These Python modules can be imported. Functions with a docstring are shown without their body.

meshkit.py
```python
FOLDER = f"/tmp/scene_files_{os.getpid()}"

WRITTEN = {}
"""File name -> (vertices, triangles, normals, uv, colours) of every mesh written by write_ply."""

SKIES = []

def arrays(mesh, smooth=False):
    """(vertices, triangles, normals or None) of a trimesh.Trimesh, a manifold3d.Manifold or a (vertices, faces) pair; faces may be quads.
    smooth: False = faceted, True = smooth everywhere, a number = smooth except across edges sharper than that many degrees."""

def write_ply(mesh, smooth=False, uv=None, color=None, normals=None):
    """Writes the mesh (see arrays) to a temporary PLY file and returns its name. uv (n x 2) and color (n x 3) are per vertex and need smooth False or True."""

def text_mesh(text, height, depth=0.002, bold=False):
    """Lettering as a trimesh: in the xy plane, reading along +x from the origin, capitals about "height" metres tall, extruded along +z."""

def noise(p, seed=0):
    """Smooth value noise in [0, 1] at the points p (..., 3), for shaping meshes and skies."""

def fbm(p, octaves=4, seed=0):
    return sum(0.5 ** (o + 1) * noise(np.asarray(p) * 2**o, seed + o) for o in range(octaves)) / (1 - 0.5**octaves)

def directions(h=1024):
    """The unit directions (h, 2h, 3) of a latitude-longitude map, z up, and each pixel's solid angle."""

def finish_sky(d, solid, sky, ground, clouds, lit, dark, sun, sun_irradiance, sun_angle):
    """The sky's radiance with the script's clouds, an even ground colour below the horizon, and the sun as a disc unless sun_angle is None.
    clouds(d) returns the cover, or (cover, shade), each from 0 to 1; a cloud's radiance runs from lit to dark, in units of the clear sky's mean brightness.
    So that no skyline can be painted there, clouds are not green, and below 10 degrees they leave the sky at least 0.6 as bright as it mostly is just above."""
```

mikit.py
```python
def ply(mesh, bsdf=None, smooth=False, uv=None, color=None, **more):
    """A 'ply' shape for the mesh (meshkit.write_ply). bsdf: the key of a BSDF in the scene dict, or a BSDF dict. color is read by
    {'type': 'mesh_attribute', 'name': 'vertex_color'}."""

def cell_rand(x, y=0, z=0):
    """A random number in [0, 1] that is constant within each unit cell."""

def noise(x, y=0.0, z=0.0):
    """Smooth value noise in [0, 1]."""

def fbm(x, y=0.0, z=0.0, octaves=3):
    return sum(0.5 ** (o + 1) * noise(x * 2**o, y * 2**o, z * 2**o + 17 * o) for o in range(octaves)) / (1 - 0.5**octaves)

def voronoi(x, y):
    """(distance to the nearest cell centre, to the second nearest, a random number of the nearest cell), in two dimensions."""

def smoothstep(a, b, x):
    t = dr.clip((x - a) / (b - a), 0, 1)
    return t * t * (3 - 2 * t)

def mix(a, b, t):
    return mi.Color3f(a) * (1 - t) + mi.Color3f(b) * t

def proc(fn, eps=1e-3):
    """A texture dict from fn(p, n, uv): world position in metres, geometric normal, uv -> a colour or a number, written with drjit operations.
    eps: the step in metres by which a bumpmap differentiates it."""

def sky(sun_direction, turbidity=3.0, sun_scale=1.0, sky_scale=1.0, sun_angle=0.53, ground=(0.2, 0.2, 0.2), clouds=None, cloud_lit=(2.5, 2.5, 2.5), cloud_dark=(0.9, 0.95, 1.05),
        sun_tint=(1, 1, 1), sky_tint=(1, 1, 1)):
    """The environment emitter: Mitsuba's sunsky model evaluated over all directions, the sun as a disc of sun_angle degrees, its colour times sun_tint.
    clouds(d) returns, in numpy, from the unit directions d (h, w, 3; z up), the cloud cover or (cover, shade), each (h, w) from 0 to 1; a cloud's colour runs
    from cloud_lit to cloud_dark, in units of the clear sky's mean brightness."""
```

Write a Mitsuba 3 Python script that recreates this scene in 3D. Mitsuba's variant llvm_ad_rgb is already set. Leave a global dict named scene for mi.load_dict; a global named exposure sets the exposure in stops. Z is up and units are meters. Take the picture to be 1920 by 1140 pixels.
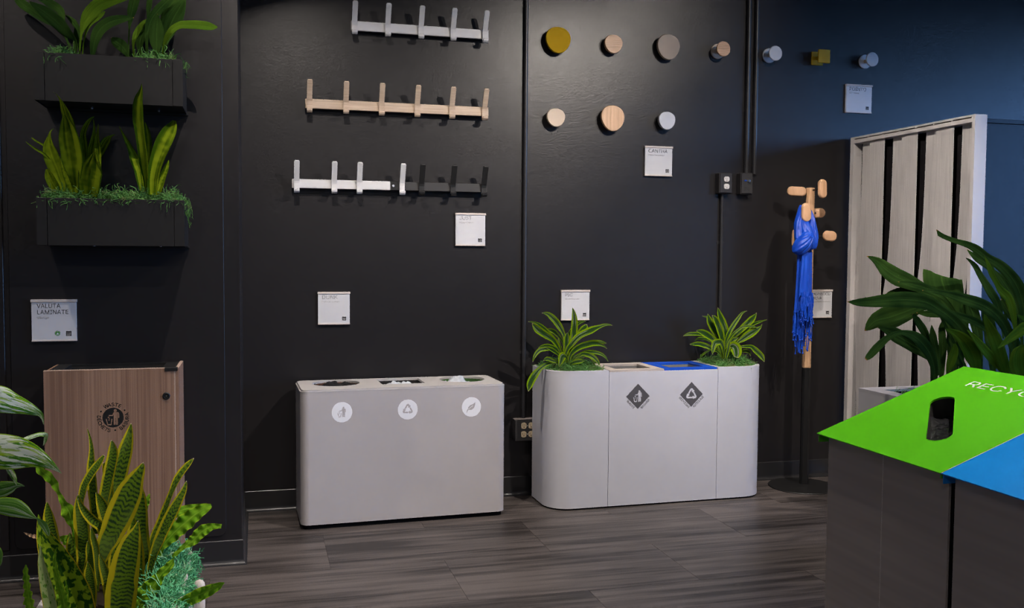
import math, random
import numpy as np
import trimesh
import mitsuba as mi
import drjit as dr
import mikit
import meshkit
from shapely import affinity
from shapely.geometry import Polygon, Point, LineString, MultiPolygon, box as sbox
from shapely.ops import unary_union
from mikit import noise, fbm, smoothstep, mix, cell_rand

T = mi.ScalarTransform4f
random.seed(7)
RNG = np.random.default_rng(11)
scene, labels = {'type': 'scene'}, {}

# ------------------------------------------------------------------ camera
EYE = [0.0, -4.8, 1.28]
AIM = [0.26046, 0.96405, -0.05268]
UPV = [0.00733, 0.05258, 0.99859]
scene['camera'] = {'type': 'perspective', 'fov': 56.79, 'fov_axis': 'x', 'near_clip': 0.05, 'far_clip': 100.0,
                   'to_world': T().look_at(origin=EYE, target=[EYE[i] + AIM[i] for i in range(3)], up=UPV)}
exposure = 0.0
# ------------------------------------------------------------------ daylight through the shop window on the right
scene['sky'] = mikit.sky([-0.7, 0.35, 0.62], turbidity=2.5, sun_scale=0.0, sky_scale=36, sky_tint=(0.54, 0.80, 1.36))
# ------------------------------------------------------------------ the ceiling spots: (position, aim, intensity, tint, beam)
WARM = (1.0, 0.90, 0.82)
SPOTS = [
    ((0.15, -1.70, 3.02), (0.55, -0.20, 0.60), 12.0, WARM, 18, 42),
    ((2.20, -2.30, 3.02), (1.05, -0.15, 0.95), 24.5, WARM, 12, 34),
    ((2.95, -2.60, 3.02), (2.62, -0.10, 0.50), 19.0, WARM, 8, 20),
    ((-1.25, -1.60, 3.02), (-0.60, -1.05, 0.9), 5.0, WARM, 22, 44),
    ((0.85, -3.30, 3.02), (-0.38, -2.70, 0.6), 20.0, WARM, 20, 40),
    ((2.30, -2.90, 3.02), (1.62, -3.00, 0.9), 24.0, WARM, 22, 45),
    ((1.80, -1.70, 3.02), (3.25, -0.60, 0.9), 14.0, WARM, 18, 36),
    ((2.75, -2.45, 3.02), (2.00, -0.05, 2.15), 6.5, WARM, 12, 27),
]
for i, (pos, aim, power, tint, bw, co) in enumerate(SPOTS):
    scene['spot_light_%d' % i] = {'type': 'spot', 'to_world': T().look_at(origin=list(pos), target=list(aim), up=[0, 1, 0.01]),
                                  'intensity': {'type': 'rgb', 'value': [power * 1.0 * c for c in tint]}, 'cutoff_angle': float(co), 'beam_width': float(bw)}

FILL_PANELS = [((-1.3, -6.3), 9.0), ((1.2, -6.3), 9.0)]      # unseen fill panels added behind the camera for ambient light
# ------------------------------------------------------------------ helpers
def rgb(*c):
    return {'type': 'rgb', 'value': list(c)}

def mat(name, color, rough=0.5, metallic=0.0, spec=0.5, bump=None, bump_scale=1.0, coat=0.0, sheen=0.0):
    b = {'type': 'principled', 'base_color': color if isinstance(color, dict) else rgb(*color), 'roughness': rough, 'metallic': metallic, 'specular': spec}
    if coat:
        b['clearcoat'] = coat
        b['clearcoat_gloss'] = 0.9
    if sheen:
        b['sheen'] = sheen
    if bump is not None:
        b = {'type': 'bumpmap', 'arbitrary': mikit.proc(bump, 5e-4), 'scale': bump_scale, 'bsdf': b}
    scene['mat_' + name] = {'type': 'twosided', 'bsdf': b}
    return 'mat_' + name

def leafmat(name, fn, rough=0.35, trans=0.35):
    scene['mat_' + name] = {'type': 'principledthin', 'base_color': mikit.proc(fn), 'roughness': rough, 'diff_trans': trans, 'eta': 1.45}
    return 'mat_' + name

_used = {}
def key(name, parent=None):
    k = (parent + '__' if parent else '') + name
    if k in _used:
        n = _used[k]
        _used[k] = n + 1
        k = '%s_%03d' % (k, n)
    else:
        _used[k] = 1
    return k

def thing(name, label, cat, group=None):
    k = key(name)
    labels[k] = {'label': label, 'category': cat}
    if group:
        labels[k]['group'] = group
    return k

def put(name, mesh, m, parent=None, smooth=30, M=None, uv=None, label=None, kind=None):
    if isinstance(mesh, list):
        mesh = trimesh.util.concatenate(mesh)
    if M is not None and not isinstance(mesh, tuple):
        mesh = mesh.copy()
        mesh.apply_transform(M)
    k = key(name, parent)
    scene[k] = mikit.ply(mesh, m, smooth, uv=uv)
    if label or kind:
        labels[k] = {}
        if label:
            labels[k]['label'] = label
        if kind:
            labels[k]['kind'] = kind
    return k

def struct(name, mesh, m, smooth=30):
    k = put(name, mesh, m, None, smooth)
    labels[k] = {'kind': 'structure'}
    return k

def box(x0, x1, y0, y1, z0, z1):
    b = trimesh.creation.box((abs(x1 - x0), abs(y1 - y0), abs(z1 - z0)))
    b.apply_translation(((x0 + x1) / 2, (y0 + y1) / 2, (z0 + z1) / 2))
    return b

def prism(poly, z0, z1):
    geoms = [g for g in getattr(poly, 'geoms', [poly]) if g.area > 1e-12]
    out = [trimesh.creation.extrude_polygon(g, z1 - z0, engine='earcut') for g in geoms]
    m = trimesh.util.concatenate(out)
    m.apply_translation((0, 0, z0))
    return m

def bevel_prism(poly, z0, z1, c=0.003):
    """prism whose top and bottom edges are chamfered by c (for convex outlines)"""
    p = list(poly.exterior.coords)[:-1]
    q = list(poly.buffer(-c, join_style=1, quad_segs=4).exterior.coords)[:-1]
    pts = []
    for x, y in p:
        pts += [(x, y, z0 + c), (x, y, z1 - c)]
    for x, y in q:
        pts += [(x, y, z0), (x, y, z1)]
    return trimesh.convex.convex_hull(np.array(pts))

def rbox(x0, x1, y0, y1, z0, z1, c=0.003):
    return bevel_prism(sbox(x0, y0, x1, y1), z0, z1, c)

def rrect(w, d, r, cx=0.0, cy=0.0, seg=8):
    r = min(r, w / 2 - 1e-5, d / 2 - 1e-5)
    return sbox(cx - w / 2 + r, cy - d / 2 + r, cx + w / 2 - r, cy + d / 2 - r).buffer(r, quad_segs=seg)

def cyl(p0, p1, r, n=24):
    p0, p1 = np.asarray(p0, float), np.asarray(p1, float)
    return trimesh.creation.cylinder(r, segment=[p0, p1], sections=n)

def lathe(profile, n=40):
    """profile: (r, z) pairs from bottom to top, closed on the axis"""
    a = np.linspace(0, 2 * math.pi, n, endpoint=False)
    V, F = [], []
    for r, z in profile:
        V += [(r * math.cos(t), r * math.sin(t), z) for t in a]
    for i in range(len(profile) - 1):
        for j in range(n):
            k = (j + 1) % n
            F += [(i * n + j, i * n + k, (i + 1) * n + k), (i * n + j, (i + 1) * n + k, (i + 1) * n + j)]
    c0, c1 = len(V), len(V) + 1
    V += [(0, 0, profile[0][1]), (0, 0, profile[-1][1])]
    e = (len(profile) - 1) * n
    for j in range(n):
        k = (j + 1) % n
        F += [(c0, k, j), (c1, e + j, e + k)]
    return trimesh.Trimesh(V, F, process=False)

def sweep(pts, r, sides=8, closed=False):
    """round tube along a polyline; r a number or one per point"""
    p = np.asarray(pts, float)
    t = np.gradient(p, axis=0)
    t /= np.linalg.norm(t, axis=1, keepdims=True) + 1e-12
    a = np.array([0, 0, 1.0]) if abs(t[0, 2]) < 0.9 else np.array([1.0, 0, 0])
    rr = np.broadcast_to(r, (len(p),))
    V, F = [], []
    for i in range(len(p)):
        a = a - t[i] * (a @ t[i])
        a /= np.linalg.norm(a) + 1e-12
        b = np.cross(t[i], a)
        for s in range(sides):
            an = 2 * math.pi * s / sides
            V.append(p[i] + rr[i] * (math.cos(an) * a + math.sin(an) * b))
    for i in range(len(p) - 1):
        for s in range(sides):
            q = (s + 1) % sides
            F += [(i * sides + s, i * sides + q, (i + 1) * sides + q), (i * sides + s, (i + 1) * sides + q, (i + 1) * sides + s)]
    n = len(V)
    V += [p[0], p[-1]]
    e = (len(p) - 1) * sides
    for s in range(sides):
        q = (s + 1) % sides
        F += [(n, q, s), (n + 1, e + s, e + q)]
    return trimesh.Trimesh(np.array(V), F, process=False)

def rotz(a, x=0.0, y=0.0, z=0.0):
    M = trimesh.transformations.rotation_matrix(a, [0, 0, 1])
    M[:3, 3] = (x, y, z)
    return M

def facing(x, y, z, M=None):
    """places a drawing made in the xy plane (thickness +z) upright, facing -y, its origin at (x, y, z)"""
    A = np.array([[1, 0, 0, x], [0, 0, -1, y], [0, 1, 0, z], [0, 0, 0, 1.0]])
    return A if M is None else M @ A

def word(text, h, bold=False, depth=0.0005):
    return meshkit.text_mesh(text, h, depth, bold)

# ------------------------------------------------------------------ materials
def paint_bump(p, n, uv):
    return fbm(p.x * 150, p.y * 150, p.z * 150, 2) * 0.00034 + fbm(p.x * 9, p.y * 9, p.z * 9, 2) * 0.0003
WALL = mat('wall_paint', (0.0120, 0.0108, 0.0116), 0.36, spec=0.45, bump=paint_bump)
TRIMP = mat('trim_paint', (0.022, 0.022, 0.024), 0.36, spec=0.5)
BASEB = mat('rubber_base', (0.017, 0.017, 0.018), 0.28, spec=0.55)
CEIL = mat('ceiling_paint', (0.22, 0.22, 0.22), 0.8)
SHOPW = mat('shop_wall', (0.24, 0.23, 0.22), 0.8)

def floor_col(p, n, uv):
    row = dr.floor((p.y + 0.0015) / 0.4815)
    col = dr.floor((p.x - 0.283 - 0.467 * cell_row(row)) / 0.934)
    r = cell_rand(row, col, 3)
    sx = p.x * 1.7 + r * 37
    st = fbm(sx, p.y * 26 + r * 11, 0.0, 4)
    st2 = fbm(sx * 2.3, p.y * 75, 4.0, 3)
    cl = fbm(p.x * 2.6 + r * 5, p.y * 6.0, 9.0, 3)
    t = dr.clip(0.50 + (st - 0.5) * 1.5 + (st2 - 0.5) * 0.9 + (cl - 0.5) * 0.9 + (r - 0.5) * 0.22, 0, 1)
    c = mix((0.022, 0.0180, 0.0165), (0.092, 0.078, 0.072), t)
    speck = smoothstep(0.80, 0.9, noise(p.x * 300, p.y * 420, 1.0)) * 0.18
    return c * (1 + speck)
def cell_row(row):
    # two rows in turn share a joint line, the next two are shifted by half a tile
    m = row - 4 * dr.floor(row / 4)
    return dr.select((m == 1) | (m == 2), 0.0, 1.0) * 0 + dr.select((row - 2 * dr.floor(row / 2)) == 0, 0.0, 1.0) * 0 + shift_of(row)
def shift_of(row):
    return dr.select((row + 2) - 2 * dr.floor((row + 2) / 2) == 0, 0.0, 1.0)
def floor_bump(p, n, uv):
    return fbm(p.x * 5, p.y * 110, 0.0, 3) * 0.0009
FLOOR = mat('floor_vinyl', mikit.proc(floor_col), 0.42, spec=0.45, bump=floor_bump)
GROUT = mat('floor_joint', (0.02, 0.017, 0.015), 0.7)

def lam_col(p, n, uv):
    u = p.x + p.y
    g = fbm(u * 150, p.z * 0.9, 2.0, 3)
    g2 = fbm(u * 380, p.z * 5, 5.0, 2)
    b = fbm(u * 9, p.z * 0.4, 1.0, 2)
    t = dr.clip(0.5 + (g - 0.5) * 1.3 + (g2 - 0.5) * 0.8 + (b - 0.5) * 0.9, 0, 1)
    return mix((0.170, 0.093, 0.059), (0.275, 0.165, 0.108), t)
LAMI = mat('wood_laminate', mikit.proc(lam_col), 0.5)
LAMED = mat('laminate_edge', (0.36, 0.26, 0.20), 0.5)

def wood(name, a, b, fx, fy, fz, rough=0.45):
    def col(p, n, uv):
        g = fbm(p.x * fx, p.y * fy, p.z * fz, 4)
        return mix(a, b, dr.clip(0.5 + (g - 0.5) * 2.2, 0, 1))
    return mat(name, mikit.proc(col), rough)
OAKH = wood('oak_flat_grain', (0.46, 0.26, 0.135), (0.68, 0.43, 0.25), 14, 14, 190)
OAKV = wood('oak_upright_grain', (0.55, 0.32, 0.165), (0.76, 0.48, 0.27), 110, 110, 6)
ASHR = wood('ash_rail', (0.46, 0.34, 0.24), (0.58, 0.45, 0.33), 8, 60, 150)
BEECH = wood('beech', (0.58, 0.33, 0.175), (0.72, 0.44, 0.255), 60, 60, 9)
WHITE = mat('white_lacquer', (0.60, 0.60, 0.61), 0.4)
WHITER = mat('white_rail', (0.62, 0.61, 0.60), 0.42)
BLACKR = mat('black_lacquer', (0.012, 0.012, 0.012), 0.38)
BLACKF = mat('black_rail', (0.030, 0.029, 0.029), 0.45)
CHROME = mat('chrome', (0.75, 0.72, 0.68), 0.2, 1.0)
MUSTARD = mat('mustard_felt', (0.40, 0.245, 0.004), 0.8, spec=0.2)
MUSTL = mat('mustard_lacquer', (0.40, 0.255, 0.004), 0.55, spec=0.3)
TAUPE = mat('taupe_laminate', (0.36, 0.27, 0.195), 0.45)
CREAM = mat('cream_lacquer', (0.60, 0.47, 0.34), 0.5)
GREYM = mat('warm_grey_metal', (0.45, 0.42, 0.405), 0.42, spec=0.5)
GREYT = mat('warm_grey_top', (0.43, 0.41, 0.395), 0.5)
WHITEM = mat('cool_white_metal', (0.51, 0.51, 0.545), 0.30, spec=0.5)
BEIGEP = mat('beige_plate', (0.40, 0.35, 0.31), 0.5)
BLUEP = mat('blue_plate', (0.005, 0.06, 0.42), 0.4)
BLACKM = mat('black_metal', (0.009, 0.009, 0.009), 0.45, spec=0.4)
PLANT_B = mat('planter_black', (0.011, 0.0105, 0.0105), 0.40)
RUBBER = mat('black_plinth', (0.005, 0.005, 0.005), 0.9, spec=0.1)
DARKIN = mat('dark_liner', (0.012, 0.011, 0.011), 0.5)
def bag_bump(p, n, uv):
    return fbm(p.x * 55, p.y * 55, p.z * 55, 3) * 0.012
BAGB = mat('black_bag', (0.012, 0.012, 0.013), 0.12, spec=0.8, bump=bag_bump)
BAGW = mat('white_bag', (0.62, 0.66, 0.70), 0.25, bump=bag_bump)
GREYIN = mat('grey_liner', (0.16, 0.155, 0.155), 0.4)
BROWNIN = mat('brown_ring', (0.10, 0.045, 0.025), 0.5)
GREENIN = mat('green_ring', (0.05, 0.12, 0.035), 0.5)
DECALW = mat('pale_decal', (0.82, 0.82, 0.82), 0.6)
DECALG = mat('grey_decal', (0.072, 0.068, 0.072), 0.5)
DECALB = mat('black_decal', (0.007, 0.007, 0.007), 0.45)
INK = mat('dark_ink', (0.02, 0.02, 0.022), 0.6)
INKG = mat('grey_ink', (0.20, 0.20, 0.20), 0.6)
INKP = mat('pale_ink', (0.33, 0.32, 0.31), 0.6)
CARD = mat('sign_card', (0.60, 0.60, 0.61), 0.32, coat=0.4)
ACRY = mat('acrylic_rail', (0.62, 0.55, 0.49), 0.18, spec=0.7)
GREENPR = mat('green_print', (0.05, 0.22, 0.04), 0.5)
OUTBLK = mat('black_box', (0.022, 0.021, 0.022), 0.45)
SOCKW = mat('white_socket', (0.62, 0.60, 0.58), 0.35)
SOCKI = mat('ivory_socket', (0.62, 0.50, 0.33), 0.35)
HOLE = mat('socket_hole', (0.01, 0.01, 0.01), 0.7)
PAINTCH = mat('worn_steel', (0.34, 0.29, 0.27), 0.45)
SCREENW = mat('screen_frame', (0.58, 0.55, 0.53), 0.45)
def fabric_col(p, n, uv):
    g = fbm(p.y * 240, p.x * 240, p.z * 7, 2)
    return mix((0.47, 0.445, 0.425), (0.63, 0.60, 0.575), g)
STRIPF = mat('strip_fabric', mikit.proc(fabric_col), 0.8, spec=0.2)
GAPSHADE = mat('gap_shade_black', (0.010, 0.009, 0.010), 0.9, spec=0.1)  # near-black colour that plays the shade behind the screen strips
def lid_bump(p, n, uv):
    return fbm(p.x * 3, p.y * 3, p.z * 3, 2) * 0.003
LIDG = mat('green_lid', (0.075, 0.40, 0.004), 0.34, spec=0.5, bump=lid_bump)
LIDB = mat('blue_lid', (0.0, 0.20, 0.60), 0.34, spec=0.5, bump=lid_bump)
def brush_col(p, n, uv):
    g = fbm(p.x * 3, p.y * 3, p.z * 60, 3)
    return mix((0.31, 0.268, 0.248), (0.385, 0.335, 0.31), g)
BINBODY = mat('brown_grey_body', mikit.proc(brush_col), 0.42, spec=0.5)
BINEDGE = mat('body_edge', (0.50, 0.46, 0.43), 0.4)
PLGREY = mat('grey_planter', (0.36, 0.35, 0.355), 0.4)
STONE = mat('stone_planter', (0.36, 0.34, 0.32), 0.6)
POSTC = mat('cream_post', (0.55, 0.50, 0.44), 0.45)
SOIL = mat('soil', (0.018, 0.013, 0.009), 0.95, spec=0.1)
DOORP = mat('door_paint', (0.012, 0.012, 0.013), 0.48, spec=0.4)
ALU = mat('window_frame', (0.25, 0.25, 0.26), 0.4, 0.6)
scene['mat_glass'] = {'type': 'thindielectric', 'int_ior': 1.5}

def moss_col(p, n, uv):
    r = noise(p.x * 160, p.y * 160, p.z * 160)
    q = noise(p.x * 40 + 7, p.y * 40, p.z * 40)
    return mix(mix((0.035, 0.115, 0.020), (0.13, 0.30, 0.075), r), (0.22, 0.20, 0.09), smoothstep(0.62, 0.9, q) * 0.55)
MOSS = mat('moss', mikit.proc(moss_col), 0.7, spec=0.2)
def moss2_col(p, n, uv):
    r = noise(p.x * 160, p.y * 160, p.z * 160)
    q = noise(p.x * 40 + 7, p.y * 40, p.z * 40)
    return mix(mix((0.035, 0.20, 0.075), (0.15, 0.52, 0.25), r), (0.34, 0.40, 0.22), smoothstep(0.6, 0.9, q) * 0.6)
MOSS2 = mat('bright_moss', mikit.proc(moss2_col), 0.65, spec=0.3)

def scarf_col(p, n, uv):
    return mix((0.0, 0.035, 0.40), (0.005, 0.09, 0.62), fbm(p.x * 60, p.y * 60, p.z * 12, 2))
SCARF = mat('blue_cloth', mikit.proc(scarf_col), 0.42, spec=0.6, sheen=0.6)

# leaves: u runs across the blade (0..1), v from stem to tip
def asp_col(p, n, uv):
    s = dr.abs(uv.x * 2 - 1)
    vein = noise(uv.x * 60, uv.y * 1.5, 0.0) * 0.5 + noise(uv.x * 22, uv.y * 1.0, 4.0) * 0.5
    big = fbm(p.x * 12, p.y * 12, p.z * 12, 2)
    c = mix((0.009, 0.026, 0.006), (0.036, 0.078, 0.014), dr.clip(vein * 0.55 + (big - 0.38) * 1.3, 0, 1))
    c = mix(c, (0.05, 0.11, 0.02), smoothstep(0.07, 0.0, s) * 0.45)
    return c
def asp_tip(p, n, uv):
    return mix(asp_col(p, n, uv), (0.25, 0.12, 0.03), smoothstep(0.986, 0.997, uv.y))
ASP = leafmat('aspidistra_leaf', asp_tip, 0.24, 0.22)
ASPB = leafmat('bent_aspidistra_leaf', asp_col, 0.24, 0.22)
def asp2_col(p, n, uv):
    vein = noise(uv.x * 55, uv.y * 1.4, 0.0) * 0.6 + noise(uv.x * 20, uv.y * 1.0, 4.0) * 0.4
    big = fbm(p.x * 10, p.y * 10, p.z * 10, 2)
    return mix((0.030, 0.075, 0.006), (0.105, 0.19, 0.014), dr.clip(vein * 0.6 + (big - 0.35) * 0.9, 0, 1))
ASP2 = leafmat('young_aspidistra_leaf', asp2_col, 0.32, 0.45)
def moon_col(p, n, uv):
    st = noise(uv.x * 11 + 3.3, uv.y * 0.9, p.x * 5)
    s = dr.abs(uv.x * 2 - 1)
    band = noise(uv.x * 3, uv.y * 22, p.x * 9)
    c = mix((0.036, 0.088, 0.004), (0.22, 0.30, 0.013), smoothstep(0.25, 0.80, st * 0.8 + band * 0.22))
    return mix(c, (0.03, 0.07, 0.008), smoothstep(0.88, 1.0, s) * 0.8)
MOON = leafmat('broad_snake_leaf', moon_col, 0.36, 0.35)
def sans_col(p, n, uv):
    s = dr.abs(uv.x * 2 - 1)
    w = noise(uv.x * 6, uv.y * 7, p.x * 20)
    zig = dr.sin((uv.y * 27 + w * 1.3) * 6.2832) * 0.75 + (noise(uv.x * 24, uv.y * 90, p.y * 9) - 0.5) * 1.9 + (noise(uv.x * 3, uv.y * 8, 3.0) - 0.5) * 1.0
    c = mix((0.020, 0.050, 0.016), (0.105, 0.185, 0.014), smoothstep(-0.85, 0.25, zig))
    pale = smoothstep(0.60, 0.85, noise(p.x * 12, p.y * 12, p.z * 12 + 5))
    c = mix(c, (0.15, 0.23, 0.05), pale * 0.45)
    e = smoothstep(0.63, 0.71, s + (noise(uv.y * 13, s * 2, p.x * 4) - 0.5) * 0.20)
    c = mix(c, (0.43, 0.37, 0.014), e)
    return mix(c, (0.55, 0.45, 0.30), smoothstep(0.985, 0.998, uv.y))
SANS = leafmat('snake_leaf', sans_col, 0.36, 0.25)
def mottle_col(p, n, uv):
    s = dr.abs(uv.x * 2 - 1)
    m = fbm(uv.x * 9, uv.y * 26, p.x * 14, 3)
    c = mix((0.020, 0.070, 0.008), (0.22, 0.34, 0.018), smoothstep(0.42, 0.56, m))
    return mix(c, (0.42, 0.32, 0.015), smoothstep(0.90, 0.95, s))
SANS2 = leafmat('mottled_snake_leaf', mottle_col, 0.38, 0.25)
def pale_col(p, n, uv):
    m = fbm(uv.x * 8, uv.y * 22, p.x * 14, 3)
    s = dr.abs(uv.x * 2 - 1)
    c = mix((0.30, 0.38, 0.15), (0.10, 0.22, 0.03), smoothstep(0.56, 0.70, m))
    return mix(c, (0.34, 0.27, 0.03), smoothstep(0.88, 0.95, s))
SANS3 = leafmat('pale_snake_leaf', pale_col, 0.4, 0.25)
def drac_col(p, n, uv):
    s = dr.abs(uv.x * 2 - 1)
    fine = noise(uv.x * 46, uv.y * 1.5, 0.0)
    big = noise(p.x * 20, p.y * 20, p.z * 20)
    c = mix((0.014, 0.042, 0.010), (0.034, 0.080, 0.020), fine)
    c = mix(c, (0.20, 0.23, 0.15), smoothstep(0.20, 0.34, s) * (1 - smoothstep(0.42, 0.52, s)) * smoothstep(0.35, 0.75, big) * 0.8)
    c = mix(c, (0.165, 0.265, 0.006), smoothstep(0.50, 0.62, s))
    return mix(c, (0.32, 0.28, 0.15), smoothstep(0.97, 0.995, uv.y))
DRAC = leafmat('striped_dracaena_leaf', drac_col, 0.33, 0.4)
def fern_col(p, n, uv):
    s = dr.abs(uv.x * 2 - 1)
    g = noise(uv.x * 6, uv.y * 18, p.x * 10)
    c = mix((0.065, 0.19, 0.008), (0.19, 0.36, 0.02), g)
    c = mix(c, (0.30, 0.50, 0.06), smoothstep(0.12, 0.0, s) * 0.4)
    return mix(c, (0.38, 0.46, 0.02), smoothstep(0.84, 0.98, s) * 0.6)
FERN = leafmat('crested_fern_frond', fern_col, 0.34, 0.45)
def dry_col(p, n, uv):
    return mix((0.16, 0.30, 0.02), (0.50, 0.30, 0.16), smoothstep(0.35, 0.62, uv.y))
DRY = leafmat('withered_frond', dry_col, 0.6, 0.3)
def varie_col(p, n, uv):
    s = uv.x * 2 - 1
    a = dr.abs(s)
    along = uv.y * 3.0
    st = fbm(s * 5.5 + along * 0.4 * dr.sign(s), along * 2.2 - a * 4.0, 3.0, 4)
    w = smoothstep(0.44, 0.57, st + (0.55 - a) * 0.10)
    c = mix((0.060, 0.19, 0.016), (0.66, 0.72, 0.56), w)
    c = mix(c, (0.26, 0.42, 0.02), smoothstep(0.53, 0.60, fbm(s * 7 + 9, along * 2.6 - a * 4, 7.0, 3)) * 0.8)
    return mix(c, (0.22, 0.36, 0.02), smoothstep(0.91, 0.97, a))
VARIE = leafmat('silver_streaked_leaf', varie_col, 0.30, 0.35)
def varie2_col(p, n, uv):
    s = uv.x * 2 - 1
    a = dr.abs(s)
    st = noise(s * 13, uv.y * 1.3, 2.0)
    c = mix((0.030, 0.125, 0.010), (0.16, 0.30, 0.06), st)
    c = mix(c, (0.42, 0.48, 0.36), smoothstep(0.62, 0.8, noise(s * 9 + 5, uv.y * 1.1, 6.0)) * 0.6)
    return mix(c, (0.25, 0.40, 0.02), smoothstep(0.90, 0.97, a))
VARIE2 = leafmat('striped_green_leaf', varie2_col, 0.3, 0.35)

# ================================================================== the room
XL, XR, YB, ZC = -3.2, 7.2, -7.6, 3.25
COLX, COLY = -0.065, -0.805          # the pier on the left: its right and its front face
struct('wall_back', box(COLX, XR, 0.0, 0.12, 0, ZC), WALL)
struct('ceiling', box(XL, XR, YB, 0.12, ZC, ZC + 0.1), CEIL)
struct('wall_front', box(XL, XR, YB - 0.12, YB, 0, ZC), SHOPW)
struct('wall_side', box(XL - 0.12, XL, YB, COLY, 0, ZC), SHOPW)
pier = struct('wall_left', box(XL, COLX, COLY, 0.12, 0, ZC), WALL)
# the board that faces the pier: lower corners rounded
bd = unary_union([rrect(0.785, 2.0, 0.03, 0, 0), sbox(-0.3925, 0, 0.3925, 2.0)])
bd = affinity.translate(bd, -0.518, 1.122)
put('panel', bevel_prism(bd.simplify(0.0004), 0, 0.009, 0.002), WALL, pier, M=facing(0, COLY - 0.0, 0))
put('panel', bevel_prism(sbox(-2.2, 0.122, -0.93, 3.2), 0, 0.009, 0.002), WALL, pier, M=facing(0, COLY, 0))

# floor: vinyl tiles, two by two in a running pattern, on a dark bed
fl = struct('floor', box(XL, XR, YB, 0.0, -0.05, -0.0014), GROUT)
ROW, LEN, GAP = 0.4815, 0.934, 0.0007
r = -1
while -r * ROW < 7.2:
    y1, y0 = (r + 1) * ROW - 0.0015, r * ROW - 0.0015
    off = 0.283 + (0.0 if r % 2 == 0 else 0.467)
    k0 = math.floor((-2.0 - off) / LEN)
    for k in range(k0, 9):
        x0, x1 = off + k * LEN, off + (k + 1) * LEN
        x0, x1 = max(x0, XL), min(x1, XR)
        ys = y1
        if x1 - x0 < 0.02 or (y0 > COLY and x1 <= COLX):
            continue
        a, b, c, d = x0 + GAP, x1 - GAP, y0 + GAP, ys - GAP
        if y0 > COLY - 0.3 and x0 < COLX and y1 > COLY:      # the tile is cut at the pier
            if y0 < COLY:
                put('tile', box(a, b, c, COLY, -0.0016, 0.0), FLOOR, fl, False)
            a = COLX + GAP
            if b - a < 0.02:
                continue
        put('tile', box(a, b, c, d, -0.0016, 0.0), FLOOR, fl, False)
    r -= 1

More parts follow.
